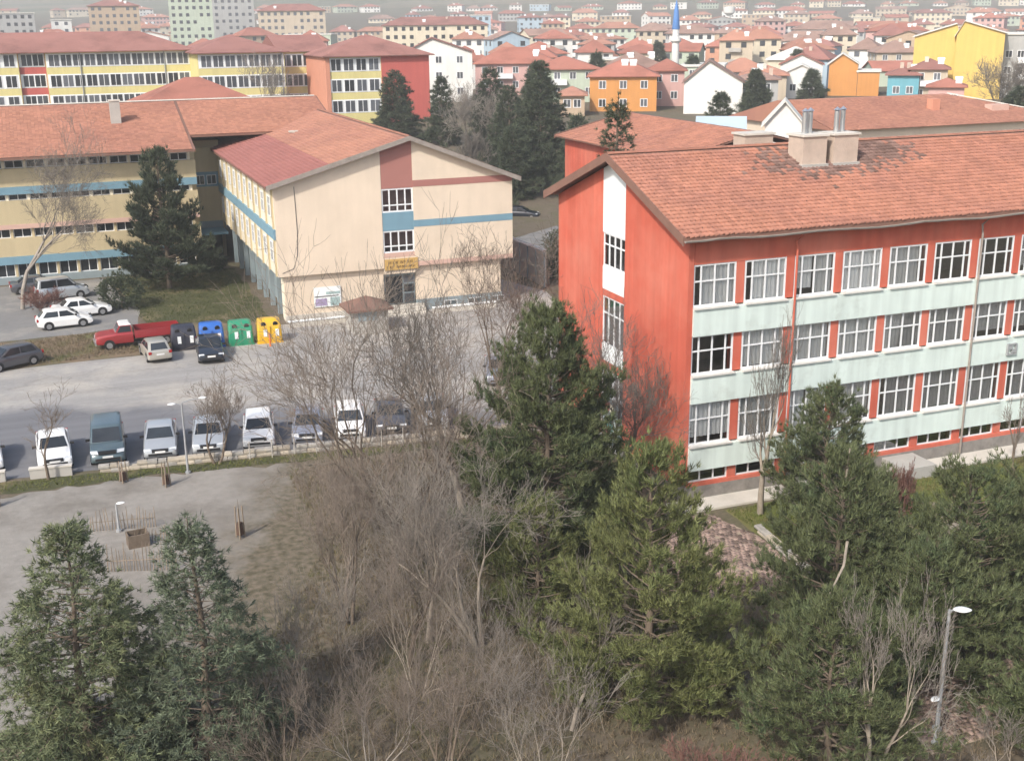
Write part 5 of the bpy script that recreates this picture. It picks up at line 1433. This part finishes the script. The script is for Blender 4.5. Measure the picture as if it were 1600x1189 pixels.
    for sgn in (-1, 1):
        q = MB(); x = sgn * w
        hz = K['hood'] - 0.30
        q.loft([[(sgn * (w * 0.52), y0 + 0.02, hz), (sgn * (w * 0.93), y0 + 0.10, hz + 0.02), (sgn * (w * 0.96), y0 + 0.24, hz + 0.14), (sgn * (w * 0.55), y0 + 0.14, hz + 0.15)],
                [(sgn * (w * 0.52), y0 + 0.3, hz), (sgn * (w * 0.93), y0 + 0.3, hz + 0.02), (sgn * (w * 0.96), y0 + 0.36, hz + 0.12), (sgn * (w * 0.55), y0 + 0.3, hz + 0.13)]])
        small.append(('headlight', q, 'head'))
        q = MB(); q.box(min(sgn * w * 0.70, sgn * w * 0.95), max(sgn * w * 0.70, sgn * w * 0.95), y1 - 0.12, y1 + 0.01, 0.70, K['tail'] - 0.06); small.append(('tail_light', q, 'tail'))
        q = MB(); q.loft([[(sgn * (w + 0.0), K['y_ws'] + 0.30, K['belt'] + 0.02), (sgn * (w + 0.17), K['y_ws'] + 0.27, K['belt'] + 0.02), (sgn * (w + 0.16), K['y_ws'] + 0.25, K['belt'] + 0.17), (sgn * (w + 0.0), K['y_ws'] + 0.28, K['belt'] + 0.15)],
                          [(sgn * (w - 0.05), K['y_ws'] + 0.40, K['belt'] + 0.02), (sgn * (w + 0.15), K['y_ws'] + 0.38, K['belt'] + 0.03), (sgn * (w + 0.14), K['y_ws'] + 0.37, K['belt'] + 0.15), (sgn * (w - 0.05), K['y_ws'] + 0.40, K['belt'] + 0.14)]])
        small.append(('mirror', q, 'black_trim'))
    q = MB(); q.box(-w * 0.48, w * 0.48, y0 + 0.0, y0 + 0.2, K['hood'] - 0.32, K['hood'] - 0.18); small.append(('grille', q, 'black_trim'))
    q = MB(); q.box(-w * 0.70, w * 0.70, y0 - 0.008, y0 + 0.1, 0.40, 0.52); small.append(('lower_grille', q, 'black_trim'))
    for yy, z_ in ((y0 - 0.025, 0.53), (y1 + 0.0, 0.60)):
        q = MB(); q.box(-0.26, 0.26, yy, yy + 0.02, z_, z_ + 0.11); small.append(('number_plate', q, 'plate'))
    tyre = MB(); tyre.tube([(-0.10, 0, 0), (-0.09, 0, 0), (0.09, 0, 0), (0.10, 0, 0)], [0.26, 0.305, 0.305, 0.26], 18)
    rim = MB(); rim.tube([(-0.108, 0, 0), (0.108, 0, 0)], 0.19, 14)
    return dict(body=body.mesh('body', M['plate'], 38), cab=cab.mesh('cabin', M['plate'], 38), glass={k: [g.mesh(k, M['dark_glass']) for g in v] for k, v in glass.items()},
                small=[(n, q.mesh(n, M[mk], 30)) for n, q, mk in small], tyre=tyre.mesh('tyre', M['rubber'], 40), rim=rim.mesh('rim', M['rim'], 40),
                wheels=[(sx * (w - 0.09), yy, 0.305) for sx in (-1, 1) for yy in (y0 + 0.78, y1 - 0.80)], arches=[(sx * (w + 0.001), yy) for sx in (-1, 1) for yy in (y0 + 0.78, y1 - 0.80)])


CARS = {k: car_parts(k) for k in ('hatch', 'sedan', 'van', 'old')}
am = MB(); am.poly([(0, cos(t) * 0.36, sin(t) * 0.36) for t in np.linspace(-0.35, pi + 0.35, 14)]); ARCH_SHADE = am.mesh('wheel_arch_shade', M['black_trim'])  # flat black half-disc stands in for the shade inside the arch


def car(label, kind, x, y, rz, mt, cat='car', group='cars in the school yard'):
    K = CARS[kind]
    t = empty('parked_car', (x, y, 0.012), rz, label, cat, group)
    for nm, me in (('body', K['body']), ('cabin', K['cab'])):
        o = link(nm, me, t); o.data = me.copy() if False else me
        if not me.materials[0] == mt:
            o.material_slots[0].link = 'OBJECT'; o.material_slots[0].material = mt
    for nm, ms in K['glass'].items():
        for me in ms: link(nm, me, t)
    for nm, me in K['small']:
        o = link(nm, me, t)
    for p in K['wheels']:
        wv = link('wheel', K['tyre'], t, p); link('rim', K['rim'], wv)
    for (ax, ay) in K['arches']: link('wheel_arch_shade', ARCH_SHADE, t, (ax + (0.004 if ax > 0 else -0.004), ay, 0.33))
    return t


P = {'white': paint('car_white', (0.80, 0.80, 0.79)), 'silver': paint('car_silver', (0.46, 0.48, 0.50), 0.35), 'bluegrey': paint('car_bluegrey', (0.11, 0.155, 0.175), 0.3), 'greyblue': paint('car_greyblue', (0.28, 0.30, 0.36), 0.3),
     'dark': paint('car_dark', (0.02, 0.024, 0.035), 0.2), 'beige': paint('car_beige', (0.44, 0.42, 0.37), 0.25), 'red': paint('truck_red', (0.30, 0.025, 0.03), 0.0, 0.45), 'dgrey': paint('car_dark_grey', (0.09, 0.09, 0.10), 0.3)}
car('white car cut off by the left picture edge', 'hatch', -4.95, 64.2, radians(4), P['white'])
car('white car behind the small forked bare tree', 'sedan', -1.55, 63.5, radians(1), P['white'])
car('blue-grey high-roofed van parked in the front row', 'van', 1.15, 63.1, radians(-3), P['bluegrey'], 'van')
car('silver car between the blue-grey van and the lot lamps', 'sedan', 3.85, 62.9, radians(-6), P['silver'])
car('silver car behind the twin lot lamps', 'sedan', 6.35, 62.6, radians(-8), P['silver'])
car('white hatchback right of the lot lamps', 'hatch', 9.0, 62.3, radians(-9.5), P['white'])
car('grey-blue car right of the white hatchback by the lamps', 'hatch', 11.65, 61.9, radians(-13.5), P['greyblue'])
car('white car behind the bare stems in the front row', 'hatch', 13.95, 61.7, radians(-12), P['white'])
car('dark grey car hidden behind the bare stems', 'sedan', 16.3, 61.8, radians(-13), P['dgrey'])
car('silver car at the right end of the front row', 'sedan', 18.7, 61.6, radians(-14), P['silver'])
car('grey-blue car half hidden left of the tall dark pine', 'sedan', 25.2, 68.0, radians(-18), P['greyblue'])
car('beige hatchback seen from behind before the red truck', 'old', 5.25, 82.0, radians(186), P['beige'])
car('dark blue sedan before the blue recycling bin', 'sedan', 8.75, 80.6, radians(-4), P['dark'])
car('dark grey old car at the left picture edge on the lot', 'hatch', -4.0, 83.4, radians(-62), P['dgrey'])
car('white hatchback parked sideways behind the bank', 'hatch', -0.35, 93.6, radians(96), P['white'])
car('white sedan just behind the sideways hatchback', 'sedan', 1.0, 96.8, radians(98), P['white'])
car('silver estate near the cream wing', 'van', -0.3, 104.0, radians(100), P['silver'])
car('dark grey car by the cream wing ground windows', 'sedan', -2.2, 107.6, radians(95), P['dgrey'])
for i, (x, y, c_, lb) in enumerate(((49.6, 126.0, 'dark', 'dark car on the back road below the tallest conifer'),)):
    car(lb, 'sedan', x, y, radians(60 + i * 25), P[c_])

# red pick-up lorry
tk = empty('pickup_truck', (4.3, 85.9, 0.02), radians(-88), 'old red pickup lorry with a white cab roof and long red bed', 'truck')
def tbox(nm, mt, *bs, smooth=None):
    mb = MB()
    for b in bs: mb.box(*b)
    return mb.build(nm, mt, tk)
mb = MB(); w = 0.88                       # local: front towards -Y
rings = []
for (y, zb, zt, f) in ((-2.75, 0.5, 0.85, 0.86), (-2.68, 0.45, 0.98, 0.94), (-2.3, 0.42, 1.06, 1.0), (-1.55, 0.42, 1.12, 1.0), (-1.45, 0.42, 1.14, 1.0), (-0.25, 0.42, 1.14, 1.0)):
    rings.append([(w * f * 0.95, y, zb), (w * f, y, zb + 0.15), (w * f, y, zt - 0.12), (w * f * 0.88, y, zt), (-w * f * 0.88, y, zt), (-w * f, y, zt - 0.12), (-w * f, y, zb + 0.15), (-w * f * 0.95, y, zb)])
mb.loft(rings); mb.build('hood', P['red'], tk, smooth=40)
mb = MB(); mb.loft([[(0.80, -1.45, 1.13), (0.80, -0.28, 1.13), (-0.80, -0.28, 1.13), (-0.80, -1.45, 1.13)], [(0.70, -1.12, 1.66), (0.70, -0.34, 1.66), (-0.70, -0.34, 1.66), (-0.70, -1.12, 1.66)]]); mb.build('cab', P['red'], tk)
mb = MB(); mb.loft([[(0.72, -1.14, 1.662), (0.72, -0.32, 1.662), (-0.72, -0.32, 1.662), (-0.72, -1.14, 1.662)], [(0.60, -1.02, 1.76), (0.60, -0.42, 1.76), (-0.60, -0.42, 1.76), (-0.60, -1.02, 1.76)]]); mb.build('cab_roof', P['white'], tk)
mb = MB(); mb.poly([(-0.70, -1.42, 1.19), (0.70, -1.42, 1.19), (0.62, -1.16, 1.61), (-0.62, -1.16, 1.61)]); mb.build('windshield', M['dark_glass'], tk)
for s in (-1, 1):
    mb = MB(); p_ = [(s * 0.80, -1.30, 1.19), (s * 0.80, -0.36, 1.19), (s * 0.718, -0.40, 1.60), (s * 0.718, -1.05, 1.60)]; mb.poly(p_ if s > 0 else p_[::-1]); mb.build('side_window', M['dark_glass'], tk)
    tbox('bed_side', P['red'], (s * 0.92 - 0.03, s * 0.92 + 0.03, -0.15, 3.0, 0.72, 1.25))
    tbox('headlight', M['head'], (s * 0.62 - 0.1, s * 0.62 + 0.1, -2.77, -2.70, 0.66, 0.84))
    tbox('tail_light', M['tail'], (s * 0.8 - 0.07, s * 0.8 + 0.07, 3.0, 3.04, 0.6, 0.72))
    for yy in (-1.9, 2.0):
        wv = link('wheel', CARS['sedan']['tyre'], tk, (s * 0.80, yy, 0.34)); wv.scale = (1, 1.1, 1.1); link('rim', CARS['sedan']['rim'], wv)
        link('wheel_arch_shade', ARCH_SHADE, tk, (s * 0.886, yy, 0.40)) if yy < 0 else None
tbox('bed_floor', M['rust'], (-0.89, 0.89, -0.15, 3.0, 0.62, 0.72)); tbox('bed_front', P['red'], (-0.88, 0.88, -0.15, -0.09, 0.72, 1.3)); tbox('tailgate', P['red'], (-0.88, 0.88, 2.94, 3.0, 0.72, 1.25))
tbox('bumper', M['steel'], (-0.86, 0.86, -2.86, -2.76, 0.42, 0.56)); tbox('chassis', M['black_trim'], (-0.5, 0.5, -2.3, 2.9, 0.38, 0.61))

# ================================================================ recycling bins
def bin_(label, x, y, col, rz=0.0, twin=True):
    t = empty('recycling_bin', (x, y, 0.012), rz, label, 'bin', 'recycling bins by the courtyard')
    mt = paint('bin_' + col[0], col[1], 0, 0.45)
    W_ = 1.75
    ring = lambda z, hw, y0_, y1_, n=0.1: [(hw, y0_ + n, z), (hw, y1_ - n, z), (hw - n, y1_, z), (-hw + n, y1_, z), (-hw, y1_ - n, z), (-hw, y0_ + n, z), (-hw + n, y0_, z), (hw - n, y0_, z)]
    mb = MB(); mb.loft([ring(0.06, W_ / 2 - 0.02, -0.62, 0.62), ring(0.3, W_ / 2, -0.66, 0.66), ring(1.25, W_ / 2 - 0.04, -0.58, 0.6), ring(1.62, W_ / 2 - 0.1, -0.36, 0.5), ring(1.70, W_ / 2 - 0.2, -0.22, 0.4)]); mb.build('shell', mt, t, smooth=30)
    mb = MB(); mb.box(-W_ / 2 - 0.04, W_ / 2 + 0.04, -0.70, 0.70, 0.0, 0.06); mb.build('base', mt, t)
    for s in (-0.42, 0.42):
        mb = MB(); mb.tube([(s, -0.50, 1.40), (s, -0.60, 1.36)], 0.17, 14); mb.build('hole', M['black_trim'], t)
        mb = MB(); mb.box(s - 0.12 + 0.1, s + 0.12 + 0.1, -0.672, -0.61, 0.5, 1.0); mb.build('sticker', M['white_panel'], t)
    mb = MB(); mb.box(-0.03, 0.03, -0.69, -0.6, 0.1, 1.25); mb.build('rib', mt, t)


bin_('yellow twin-hole recycling bin at the lot end of the bin row', 13.25, 83.1, ('yellow', (0.72, 0.42, 0.02)), -0.05)
bin_('green twin-hole recycling bin between yellow and blue bins', 11.25, 83.3, ('green', (0.02, 0.27, 0.14)), -0.04)
bin_('blue twin-hole recycling bin next to the black bin', 9.25, 83.5, ('blue', (0.03, 0.13, 0.46)), -0.05)
bin_('black recycling bin between the red truck and the blue bin', 7.35, 83.6, ('black', (0.025, 0.026, 0.04)), -0.03)
t = empty('hydrant_post', (13.05, 81.6, 0.012), 0, 'short orange post on the asphalt before the yellow bin', 'post')
M['orange'] = mat('orange_paint', (0.75, 0.20, 0.05), 0.6, 0.05, 3)
mb = MB(); mb.tube([(0, 0, 0), (0, 0, 0.9)], 0.07, 8); mb.build('shaft', M['orange'], t); mb = MB(); mb.tube([(0, 0, 0.9), (0, 0, 1.0)], [0.07, 0.02], 8); mb.build('cap', M['orange'], t)


# ================================================================ lamps
def lamp(label, x, y, h, heads, rz=0.0, r=0.05, size=0.5):
    t = empty('street_lamp', (x, y, 0), rz, label, 'street lamp')
    mb = MB(); mb.tube([(0, 0, 0), (0, 0, h * 0.4), (0, 0, h)], [r * 1.3, r * 1.1, r * 0.8], 8); mb.build('post', M['pole_metal'], t, smooth=60)
    mb = MB(); mb.tube([(0, 0, 0), (0, 0, 0.12)], r * 2.6, 10); mb.build('foot', M['pole_metal'], t)
    for (hx, hy, hz) in heads:
        d = Vector((hx, hy, 0)); d = d.normalized() if d.length else Vector((1, 0, 0)); sd = Vector((-d.y, d.x, 0))
        mb = MB(); mb.tube([(0, 0, hz - 0.12), (hx * 0.5, hy * 0.5, hz - 0.02), (hx, hy, hz)], r * 0.6, 6); a = mb.build('arm', M['pole_metal'], t)
        mb = MB(); rings = []
        for f in np.linspace(0, 1, 9):
            ww = 0.02 + 0.46 * size * sin(pi * min(0.98, f * 0.94 + 0.05)) ** 0.7 * 0.62; c = Vector((hx, hy, hz)) + d * (f * size) + Vector((0, 0, 0.02))
            hh = ww * 0.42
            rings.append([c + sd * (cos(q_) * ww) + Vector((0, 0, sin(q_) * hh)) for q_ in np.linspace(0, 2 * pi, 11)[:-1]])
        mb.loft(rings); mb.build('lamp_head', M['lamp_white'], t, smooth=60)


lamp('tall grey lamp post with a white oval head among the right-hand pines', 24.45, 26.0, 4.3, [(0.10, -0.05, 4.3)], 0, 0.06, 0.55)
lamp('short lamp post with a small round white head at the bottom right', 23.85, 25.4, 1.72, [(-0.06, -0.02, 1.72)], 0, 0.04, 0.36)
lamp('twin-headed lamp post rising behind the lot wall', 4.75, 58.6, 3.75, [(-0.28, 0.0, 3.75), (0.85, 0.0, 3.9)], 0, 0.05, 0.4)
lamp('garden lamp with a white globe by the stick fence', 1.0, 52.4, 1.35, [(0.02, 0.0, 1.35)], 0, 0.05, 0.36)

# ================================================================ low stone wall along the lot
def wall_run(t, ax, ay, bx, by, hh, mts, seed):
    rr = random.Random(seed); a, b = Vector((ax, ay, 0)), Vector((bx, by, 0)); d = (b - a); L_ = d.length; ang = math.atan2(d.y, d.x)
    meshes = []
    for k in range(6):
        mb = MB(); j = lambda s: rr.uniform(-s, s)
        lo = [(-0.5 + j(.04), -0.16 + j(.02), 0), (0.5 + j(.04), -0.16 + j(.02), 0), (0.5 + j(.04), 0.16, 0), (-0.5 + j(.04), 0.16, 0)]
        hi = [(p[0] * 0.94 + j(.02), p[1] * 0.9 + j(.02), 1 + j(.08)) for p in lo]; md = [(p[0] * 1.03, p[1] * 1.06, 0.5) for p in lo]
        mb.loft([lo, md, hi]); meshes.append(mb.mesh('stone', mts[k % len(mts)]))
    for row in range(2):
        s = -0.1 * row
        while s < L_:
            l = rr.uniform(0.34, 0.62)
            if not (row == 1 and rr.random() < 0.10):
                p = a + d.normalized() * (s + l / 2)
                o = link('stone', rr.choice(meshes), t, (p.x, p.y, row * hh / 2), ang + rr.uniform(-0.04, 0.04), (l * 0.96, 1.0, hh / 2 * rr.uniform(0.88, 1.02)))
            s += l


M['lime_a'] = mat('limestone', (0.42, 0.37, 0.30), 0.95, 0.2, 3, obj=0.2, bump=0.4); M['lime_b'] = mat('grey_limestone', (0.36, 0.34, 0.31), 0.95, 0.2, 3, obj=0.2, bump=0.4)
lw_ = empty('low_stone_wall', (0, 0, 0), 0, 'low wall of rough pale stones along the front edge of the parking lot', 'wall')
wall_run(lw_, 0.6, 60.55, 8.4, 59.75, 0.42, [M['lime_a'], M['lime_b']], 1); wall_run(lw_, 8.4, 59.75, 24.8, 57.7, 0.46, [M['lime_a'], M['lime_b']], 2)
for (x0, y0, x1, y1, lb) in ((-2.75, 60.95, -0.75, 60.72, 'pale concrete block wall piece in front of the white car'), (-7.5, 61.5, -3.9, 61.12, 'pale concrete block wall piece at the left picture edge')):
    t = empty('concrete_barrier', (x0, y0, 0), math.atan2(y1 - y0, x1 - x0), lb, 'barrier'); l = sqrt((x1 - x0) ** 2 + (y1 - y0) ** 2)
    mb = MB(); mb.box(0, l, -0.12, 0.12, 0, 0.5); mb.build('block', M['concrete'], t); mb = MB(); mb.box(-0.03, l + 0.03, -0.16, 0.16, 0.5, 0.58); mb.build('coping', M['concrete_w'], t)
# post and wire fence on the verge
fn = empty('wire_fence', (0, 0, 0), 0, 'post and wire fence just in front of the low stone wall', 'fence')
fp = []
for i in range(14):
    x = 8.0 + i * 1.15; y = 59.35 - 0.125 * (x - 8); fp.append((x, y))
    mb = MB(); mb.tube([(0, 0, 0), (0.02, 0, 1.0)], 0.035, 6); mb.build('post', M['concrete'], fn, (x, y, 0))
for z in (0.35, 0.65, 0.95):
    mb = MB(); mb.tube([(x, y, z + 0.02 * sin(i)) for i, (x, y) in enumerate(fp)], 0.008, 4); mb.build('wire', M['dark_metal'], fn)

# stick fences of the garden plot
def stick_fence(label, x0, y0, x1, y1, h, seed, n=22):
    rr = random.Random(seed); t = empty('stick_fence', (x0, y0, 0), 0, label, 'fence'); d = Vector((x1 - x0, y1 - y0, 0))
    for i in range(n):
        p = d * (i / (n - 1)); hh = h * rr.uniform(0.6, 1.2); lx = rr.uniform(-0.08, 0.08)
        mb = MB(); mb.tube([(p.x, p.y, 0), (p.x + lx * 0.4, p.y, hh * 0.5), (p.x + lx, p.y + rr.uniform(-.05, .05), hh)], [0.022, 0.02, 0.012], 5); mb.build('stick', M['plank'], t)
    mb = MB(); mb.tube([(0, -0.03, h * 0.45), (d.x, d.y - 0.03, h * 0.5)], 0.016, 5); mb.build('rail', M['plank'], t)


stick_fence('farther stick fence of the small garden plot', -0.2, 52.9, 2.6, 52.3, 1.0, 1)
stick_fence('nearer stick fence of the small garden plot', 0.3, 48.3, 3.0, 47.4, 1.1, 2)
stick_fence('short stick fence joining the two garden fences', 1.6, 50.9, 2.9, 50.6, 0.7, 3, 12)
t = empty('compost_box', (1.7, 50.6, 0), 0.1, 'small dark open box inside the garden plot', 'box')
for (a, nm) in (((-0.45, 0.45, -0.35, -0.30, 0, 0.6), 'board'), ((-0.45, 0.45, 0.30, 0.35, 0, 0.6), 'board'), ((-0.45, -0.40, -0.299, 0.299, 0, 0.6), 'board'), ((0.40, 0.45, -0.299, 0.299, 0, 0.6), 'board'), ((-0.39, 0.39, -0.29, 0.29, 0, 0.25), 'filling')):
    mb = MB(); mb.box(*a); mb.build(nm, M['black_trim'] if nm == 'filling' else M['bark'], t)
# saplings tied to stakes
for (x, y, h, lb) in ((3.55, 57.2, 1.25, 'staked sapling on the grass verge right of the van'), (6.0, 49.6, 1.5, 'staked sapling on the pale dirt'), (-4.3, 57.6, 1.3, 'staked sapling at the left picture edge'), (1.6, 58.6, 1.1, 'short bushy stake in the shade below the van')):
    t = empty('staked_sapling', (x, y, 0), 0, lb, 'sapling')
    for k in range(3):
        a = k * 2.1 + 0.3; mb = MB(); mb.tube([(cos(a) * 0.22, sin(a) * 0.22, 0), (cos(a) * 0.17, sin(a) * 0.17, h)], 0.03, 5); mb.build('stake', M['plank'], t)
    mb = MB(); mb.tube([(0, 0, 0), (0.02, 0, h * 0.6), (0, 0.03, h * 1.25)], [0.03, 0.025, 0.01], 6); mb.build('stem', M['twig'], t)
    mb = MB(); mb.tube([(0, 0, h * 0.12), (0.01, 0, h * 0.5)], [0.17, 0.13], 8); mb.build('wrap', M['rust'], t)

# kiosk in front of the cream school
t = empty('kiosk', (20.6, 83.6, 0.012), 0, 'small kiosk with a brown hipped roof before the cream school door', 'kiosk')
for (a, nm) in (((-1.35, 1.35, -1.1, -1.05, 0, 1.75), 'wall'), ((-1.35, 1.35, 1.05, 1.1, 0, 1.75), 'wall'), ((-1.35, -1.30, -1.05, 1.05, 0, 1.75), 'wall'), ((1.30, 1.35, -1.05, 1.05, 0, 1.75), 'wall')):
    mb = MB(); mb.box(*a); mb.build(nm, M['concrete'], t)
mb = MB(); hip(mb, -1.35, 1.35, -1.1, 1.1, 1.8, 0.75, 0.35, 'y'); mb.build('roof', M['kiosk_roof'], t)
mb = MB(); mb.box(-0.9, 0.5, -1.14, -1.101, 0.9, 1.6); mb.build('shutter', M['grey_blue'], t)
# grey panelled retaining wall right of the cream school
t = empty('retaining_wall', (38.2, 91.5, 0), 0, 'tall grey panelled wall with a top rail right of the cream school', 'wall')
for i in range(8):
    y = i * 1.9; h = 3.0 - 0.04 * i
    mb = MB(); mb.box(0.0, 0.18, y + 0.02, y + 1.86, 0, h); mb.build('panel', M['concrete'], t)
    mb = MB(); mb.box(-0.08, 0.0, y - 0.08, y + 0.02, 0, h); mb.build('post', M['grey_blue'], t)
mb = MB(); mb.tube([(0.09, -0.1, 3.2), (0.09, 15.2, 2.9)], 0.05, 6); mb.build('rail', M['white_trim'], t)
# rusty mesh pile by the lot corner
t = empty('mesh_pile', (20.4, 55.2, 0), 0.5, 'brown heap of wire mesh beside the tall pine', 'mesh')
for k in range(4):
    mb = MB()
    for i in range(9): mb.tube([(-1.1, -0.8 + i * 0.2, 0.25 + 0.2 * k), (0, -0.8 + i * 0.2, 0.75 + 0.2 * k), (1.1, -0.8 + i * 0.2, 0.15 + 0.2 * k)], 0.012, 4)
    for i in range(8): mb.tube([(-1.0 + i * 0.28, -0.9, 0.3 + 0.2 * k + 0.45 * (1 - abs(-1.0 + i * 0.28))), (-1.0 + i * 0.28, 0.9, 0.3 + 0.2 * k + 0.45 * (1 - abs(-1.0 + i * 0.28)))], 0.012, 4)
    tag(mb.build('mesh_sheet', M['rust'], t), kind='stuff')
t = empty('dead_trunk', (17.4, 49.6, 0), 0, 'pale leaning dead trunk left of the tall dark pine', 'trunk')
mb = MB(); mb.tube([(0, 0, 0), (-0.5, 0.5, 1.6), (-1.1, 1.0, 3.4)], [0.11, 0.10, 0.06], 7); mb.build('stem', M['bark_pale'], t, smooth=60)
mb = MB(); mb.tube([(-0.6, 0.6, 1.9), (-0.3, 1.1, 2.6)], [0.05, 0.02], 5); mb.build('stub', M['bark_pale'], t)

# ================================================================ paved court
M['paver'] = mat('clay_paver', (0.27, 0.195, 0.165), 0.9, 0.15, 1.2, island=0.55)
M['mortar'] = mat('paver_bed', (0.36, 0.29, 0.22), 1.0, 0.15, 2)
def pavers(name, poly, seed, s=0.22):
    rng = np.random.default_rng(seed); P_ = np.array(poly)
    sheet(name, poly, 0.014, M['mortar'])
    par = bpy.data.objects[name] if name in bpy.data.objects else None
    x0, y0 = P_.min(0); x1, y1 = P_.max(0)
    X, Y = np.meshgrid(np.arange(x0, x1, s), np.arange(y0, y1, s * 1.0)); X = X + (np.arange(X.shape[0])[:, None] % 2) * s * 0.5; X, Y = X.ravel(), Y.ravel()
    ins = np.zeros(len(X), bool); n = len(P_); j = n - 1
    for i in range(n):
        c = ((P_[i, 1] > Y) != (P_[j, 1] > Y)) & (X < (P_[j, 0] - P_[i, 0]) * (Y - P_[i, 1]) / (P_[j, 1] - P_[i, 1] + 1e-12) + P_[i, 0]); ins ^= c; j = i
    ins &= rng.random(len(X)) > 0.04
    X, Y = X[ins], Y[ins]; N = len(X); a = s * 0.44
    z = 0.045 + rng.normal(0, 0.008, N); tx, ty = rng.normal(0, 0.012, N), rng.normal(0, 0.012, N)
    V = np.zeros((N, 8, 3))
    for k, (sx, sy) in enumerate(((-1, -1), (1, -1), (1, 1), (-1, 1))):
        V[:, k] = np.stack([X + sx * a, Y + sy * a, np.zeros(N)], 1); V[:, k + 4] = np.stack([X + sx * a * 0.92, Y + sy * a * 0.92, z + sx * tx + sy * ty], 1)
    q = np.array([(4, 5, 6, 7), (0, 1, 5, 4), (1, 2, 6, 5), (2, 3, 7, 6), (3, 0, 4, 7)])
    F = (np.arange(N) * 8)[:, None, None] + q[None]
    tag(link('pavers', np_mesh('pavers', V.reshape(-1, 3), F.reshape(-1, 4), M['paver']), par), kind='stuff')


pavers('paved_court', [(22.4, 36.2), (26.9, 36.6), (27.3, 41.0), (26.4, 44.1), (23.0, 43.6), (21.8, 40)], 1)
pavers('paved_walk', [(30.6, 35.0), (33.6, 37.4), (35.2, 41.4), (31.8, 41.8), (29.2, 37.0)], 2)
pavers('paved_terrace', [(23.4, 25.0), (31, 25.2), (31.5, 28.6), (24, 28.4)], 3)
sheet('dirt_strip', [(28.8, 36.4), (30.4, 35.0), (32.0, 40.2), (31.2, 41.0)], 0.009, M['sand'], jag=0.2, step=0.6, seed=9)
sheet('dirt_patch', [(35.0, 37.0), (38.5, 36.6), (38.8, 40.5), (36.2, 41.2)], 0.010, M['sand'], jag=0.25, step=0.6, seed=10)
# stone edging of the paved court
ke = empty('rubble_edging', (0, 0, 0), 0, 'rough stone edging along the paved court by the pines', 'edging')
wall_run(ke, 27.2, 36.6, 27.6, 41.2, 0.28, [M['lime_a'], M['lime_b']], 5)
wall_run(ke, 29.0, 39.6, 31.6, 35.2, 0.30, [M['lime_a'], M['lime_b']], 6)


# ================================================================ ground cover
def grass(name, poly, n, h, mt, seed):
    rng = np.random.default_rng(seed); P_ = np.array(poly); x0, y0 = P_.min(0); x1, y1 = P_.max(0)
    X, Y = rng.uniform(x0, x1, n), rng.uniform(y0, y1, n)
    ins = np.zeros(n, bool); j = len(P_) - 1
    for i in range(len(P_)):
        c = ((P_[i, 1] > Y) != (P_[j, 1] > Y)) & (X < (P_[j, 0] - P_[i, 0]) * (Y - P_[i, 1]) / (P_[j, 1] - P_[i, 1] + 1e-12) + P_[i, 0]); ins ^= c; j = i
    P3 = np.stack([X[ins], Y[ins], np.full(ins.sum(), 0.01)], 1)
    me = tufts_mesh(name, P3, np.tile([0, 0, 1.0], (len(P3), 1)), mt, 5, h, 0.012, 0.45, rng)
    return tag(link(name, me), 'loose %s' % name.replace('_', ' '), None, None, 'stuff')


M['dry_grass'] = mat('dry_grass_blades', (0.185, 0.145, 0.095), 1, 0.2, 0.8, island=0.4, col2=(0.13, 0.13, 0.05), c2scale=0.5)
M['green_grass'] = mat('green_grass_blades', (0.13, 0.15, 0.04), 1, 0.2, 0.8, island=0.4, col2=(0.2, 0.17, 0.075), c2scale=0.5)
grass('dry_grass', [(9.5, 57), (24, 55.5), (24.5, 46), (20, 41), (16, 24), (3.5, 24), (4.5, 38), (9.2, 47)], 26000, 0.22, M['dry_grass'], 1)
grass('lawn_grass', [(27.5, 38.6), (50, 38.6), (50, 44.1), (27.5, 43.9)], 12000, 0.13, M['green_grass'], 2)
grass('verge_grass', [(-8, 61.2), (8.2, 59.3), (24.6, 57.2), (24.6, 56.3), (8, 58.3), (-8, 59.8)], 5000, 0.16, M['green_grass'], 3)
grass('bank_grass', [(-8, 82.8), (7, 83.8), (5.4, 91), (-2, 90.0), (-8, 89.5)], 4000, 0.25, M['dry_grass'], 4)
grass('pine_litter_grass', [(16, 24), (38, 24), (38, 38), (27.4, 38.4), (22, 36), (20, 41)], 14000, 0.18, M['dry_grass'], 5)
M['court_grass'] = mat('court_grass_blades', (0.075, 0.085, 0.03), 1, 0.2, 0.8, island=0.4)  # blade colour darkened to carry the courtyard's shade
grass('courtyard_grass', [(5.4, 91.8), (14.4, 89.2), (14.7, 110.8), (3.8, 110.6)], 5000, 0.15, M['court_grass'], 6)

# ================================================================ haze
hz = MB(); hz.box(-4200, 7200, -2400, 6600, -9, 104)
hv = bpy.data.materials.new('haze_air'); hv.use_nodes = True
nt = hv.node_tree; nt.nodes.remove(nt.nodes['Principled BSDF'])
pv = node(nt, 'ShaderNodeVolumePrincipled'); pv.inputs['Color'].default_value = (0.985, 0.99, 1.0, 1); pv.inputs['Density'].default_value = 0.00048; pv.inputs['Anisotropy'].default_value = 0.0
nt.links.new(pv.outputs[0], nt.nodes['Material Output'].inputs['Volume'])
ho = hz.build('haze', hv)
tag(ho, kind='stuff')
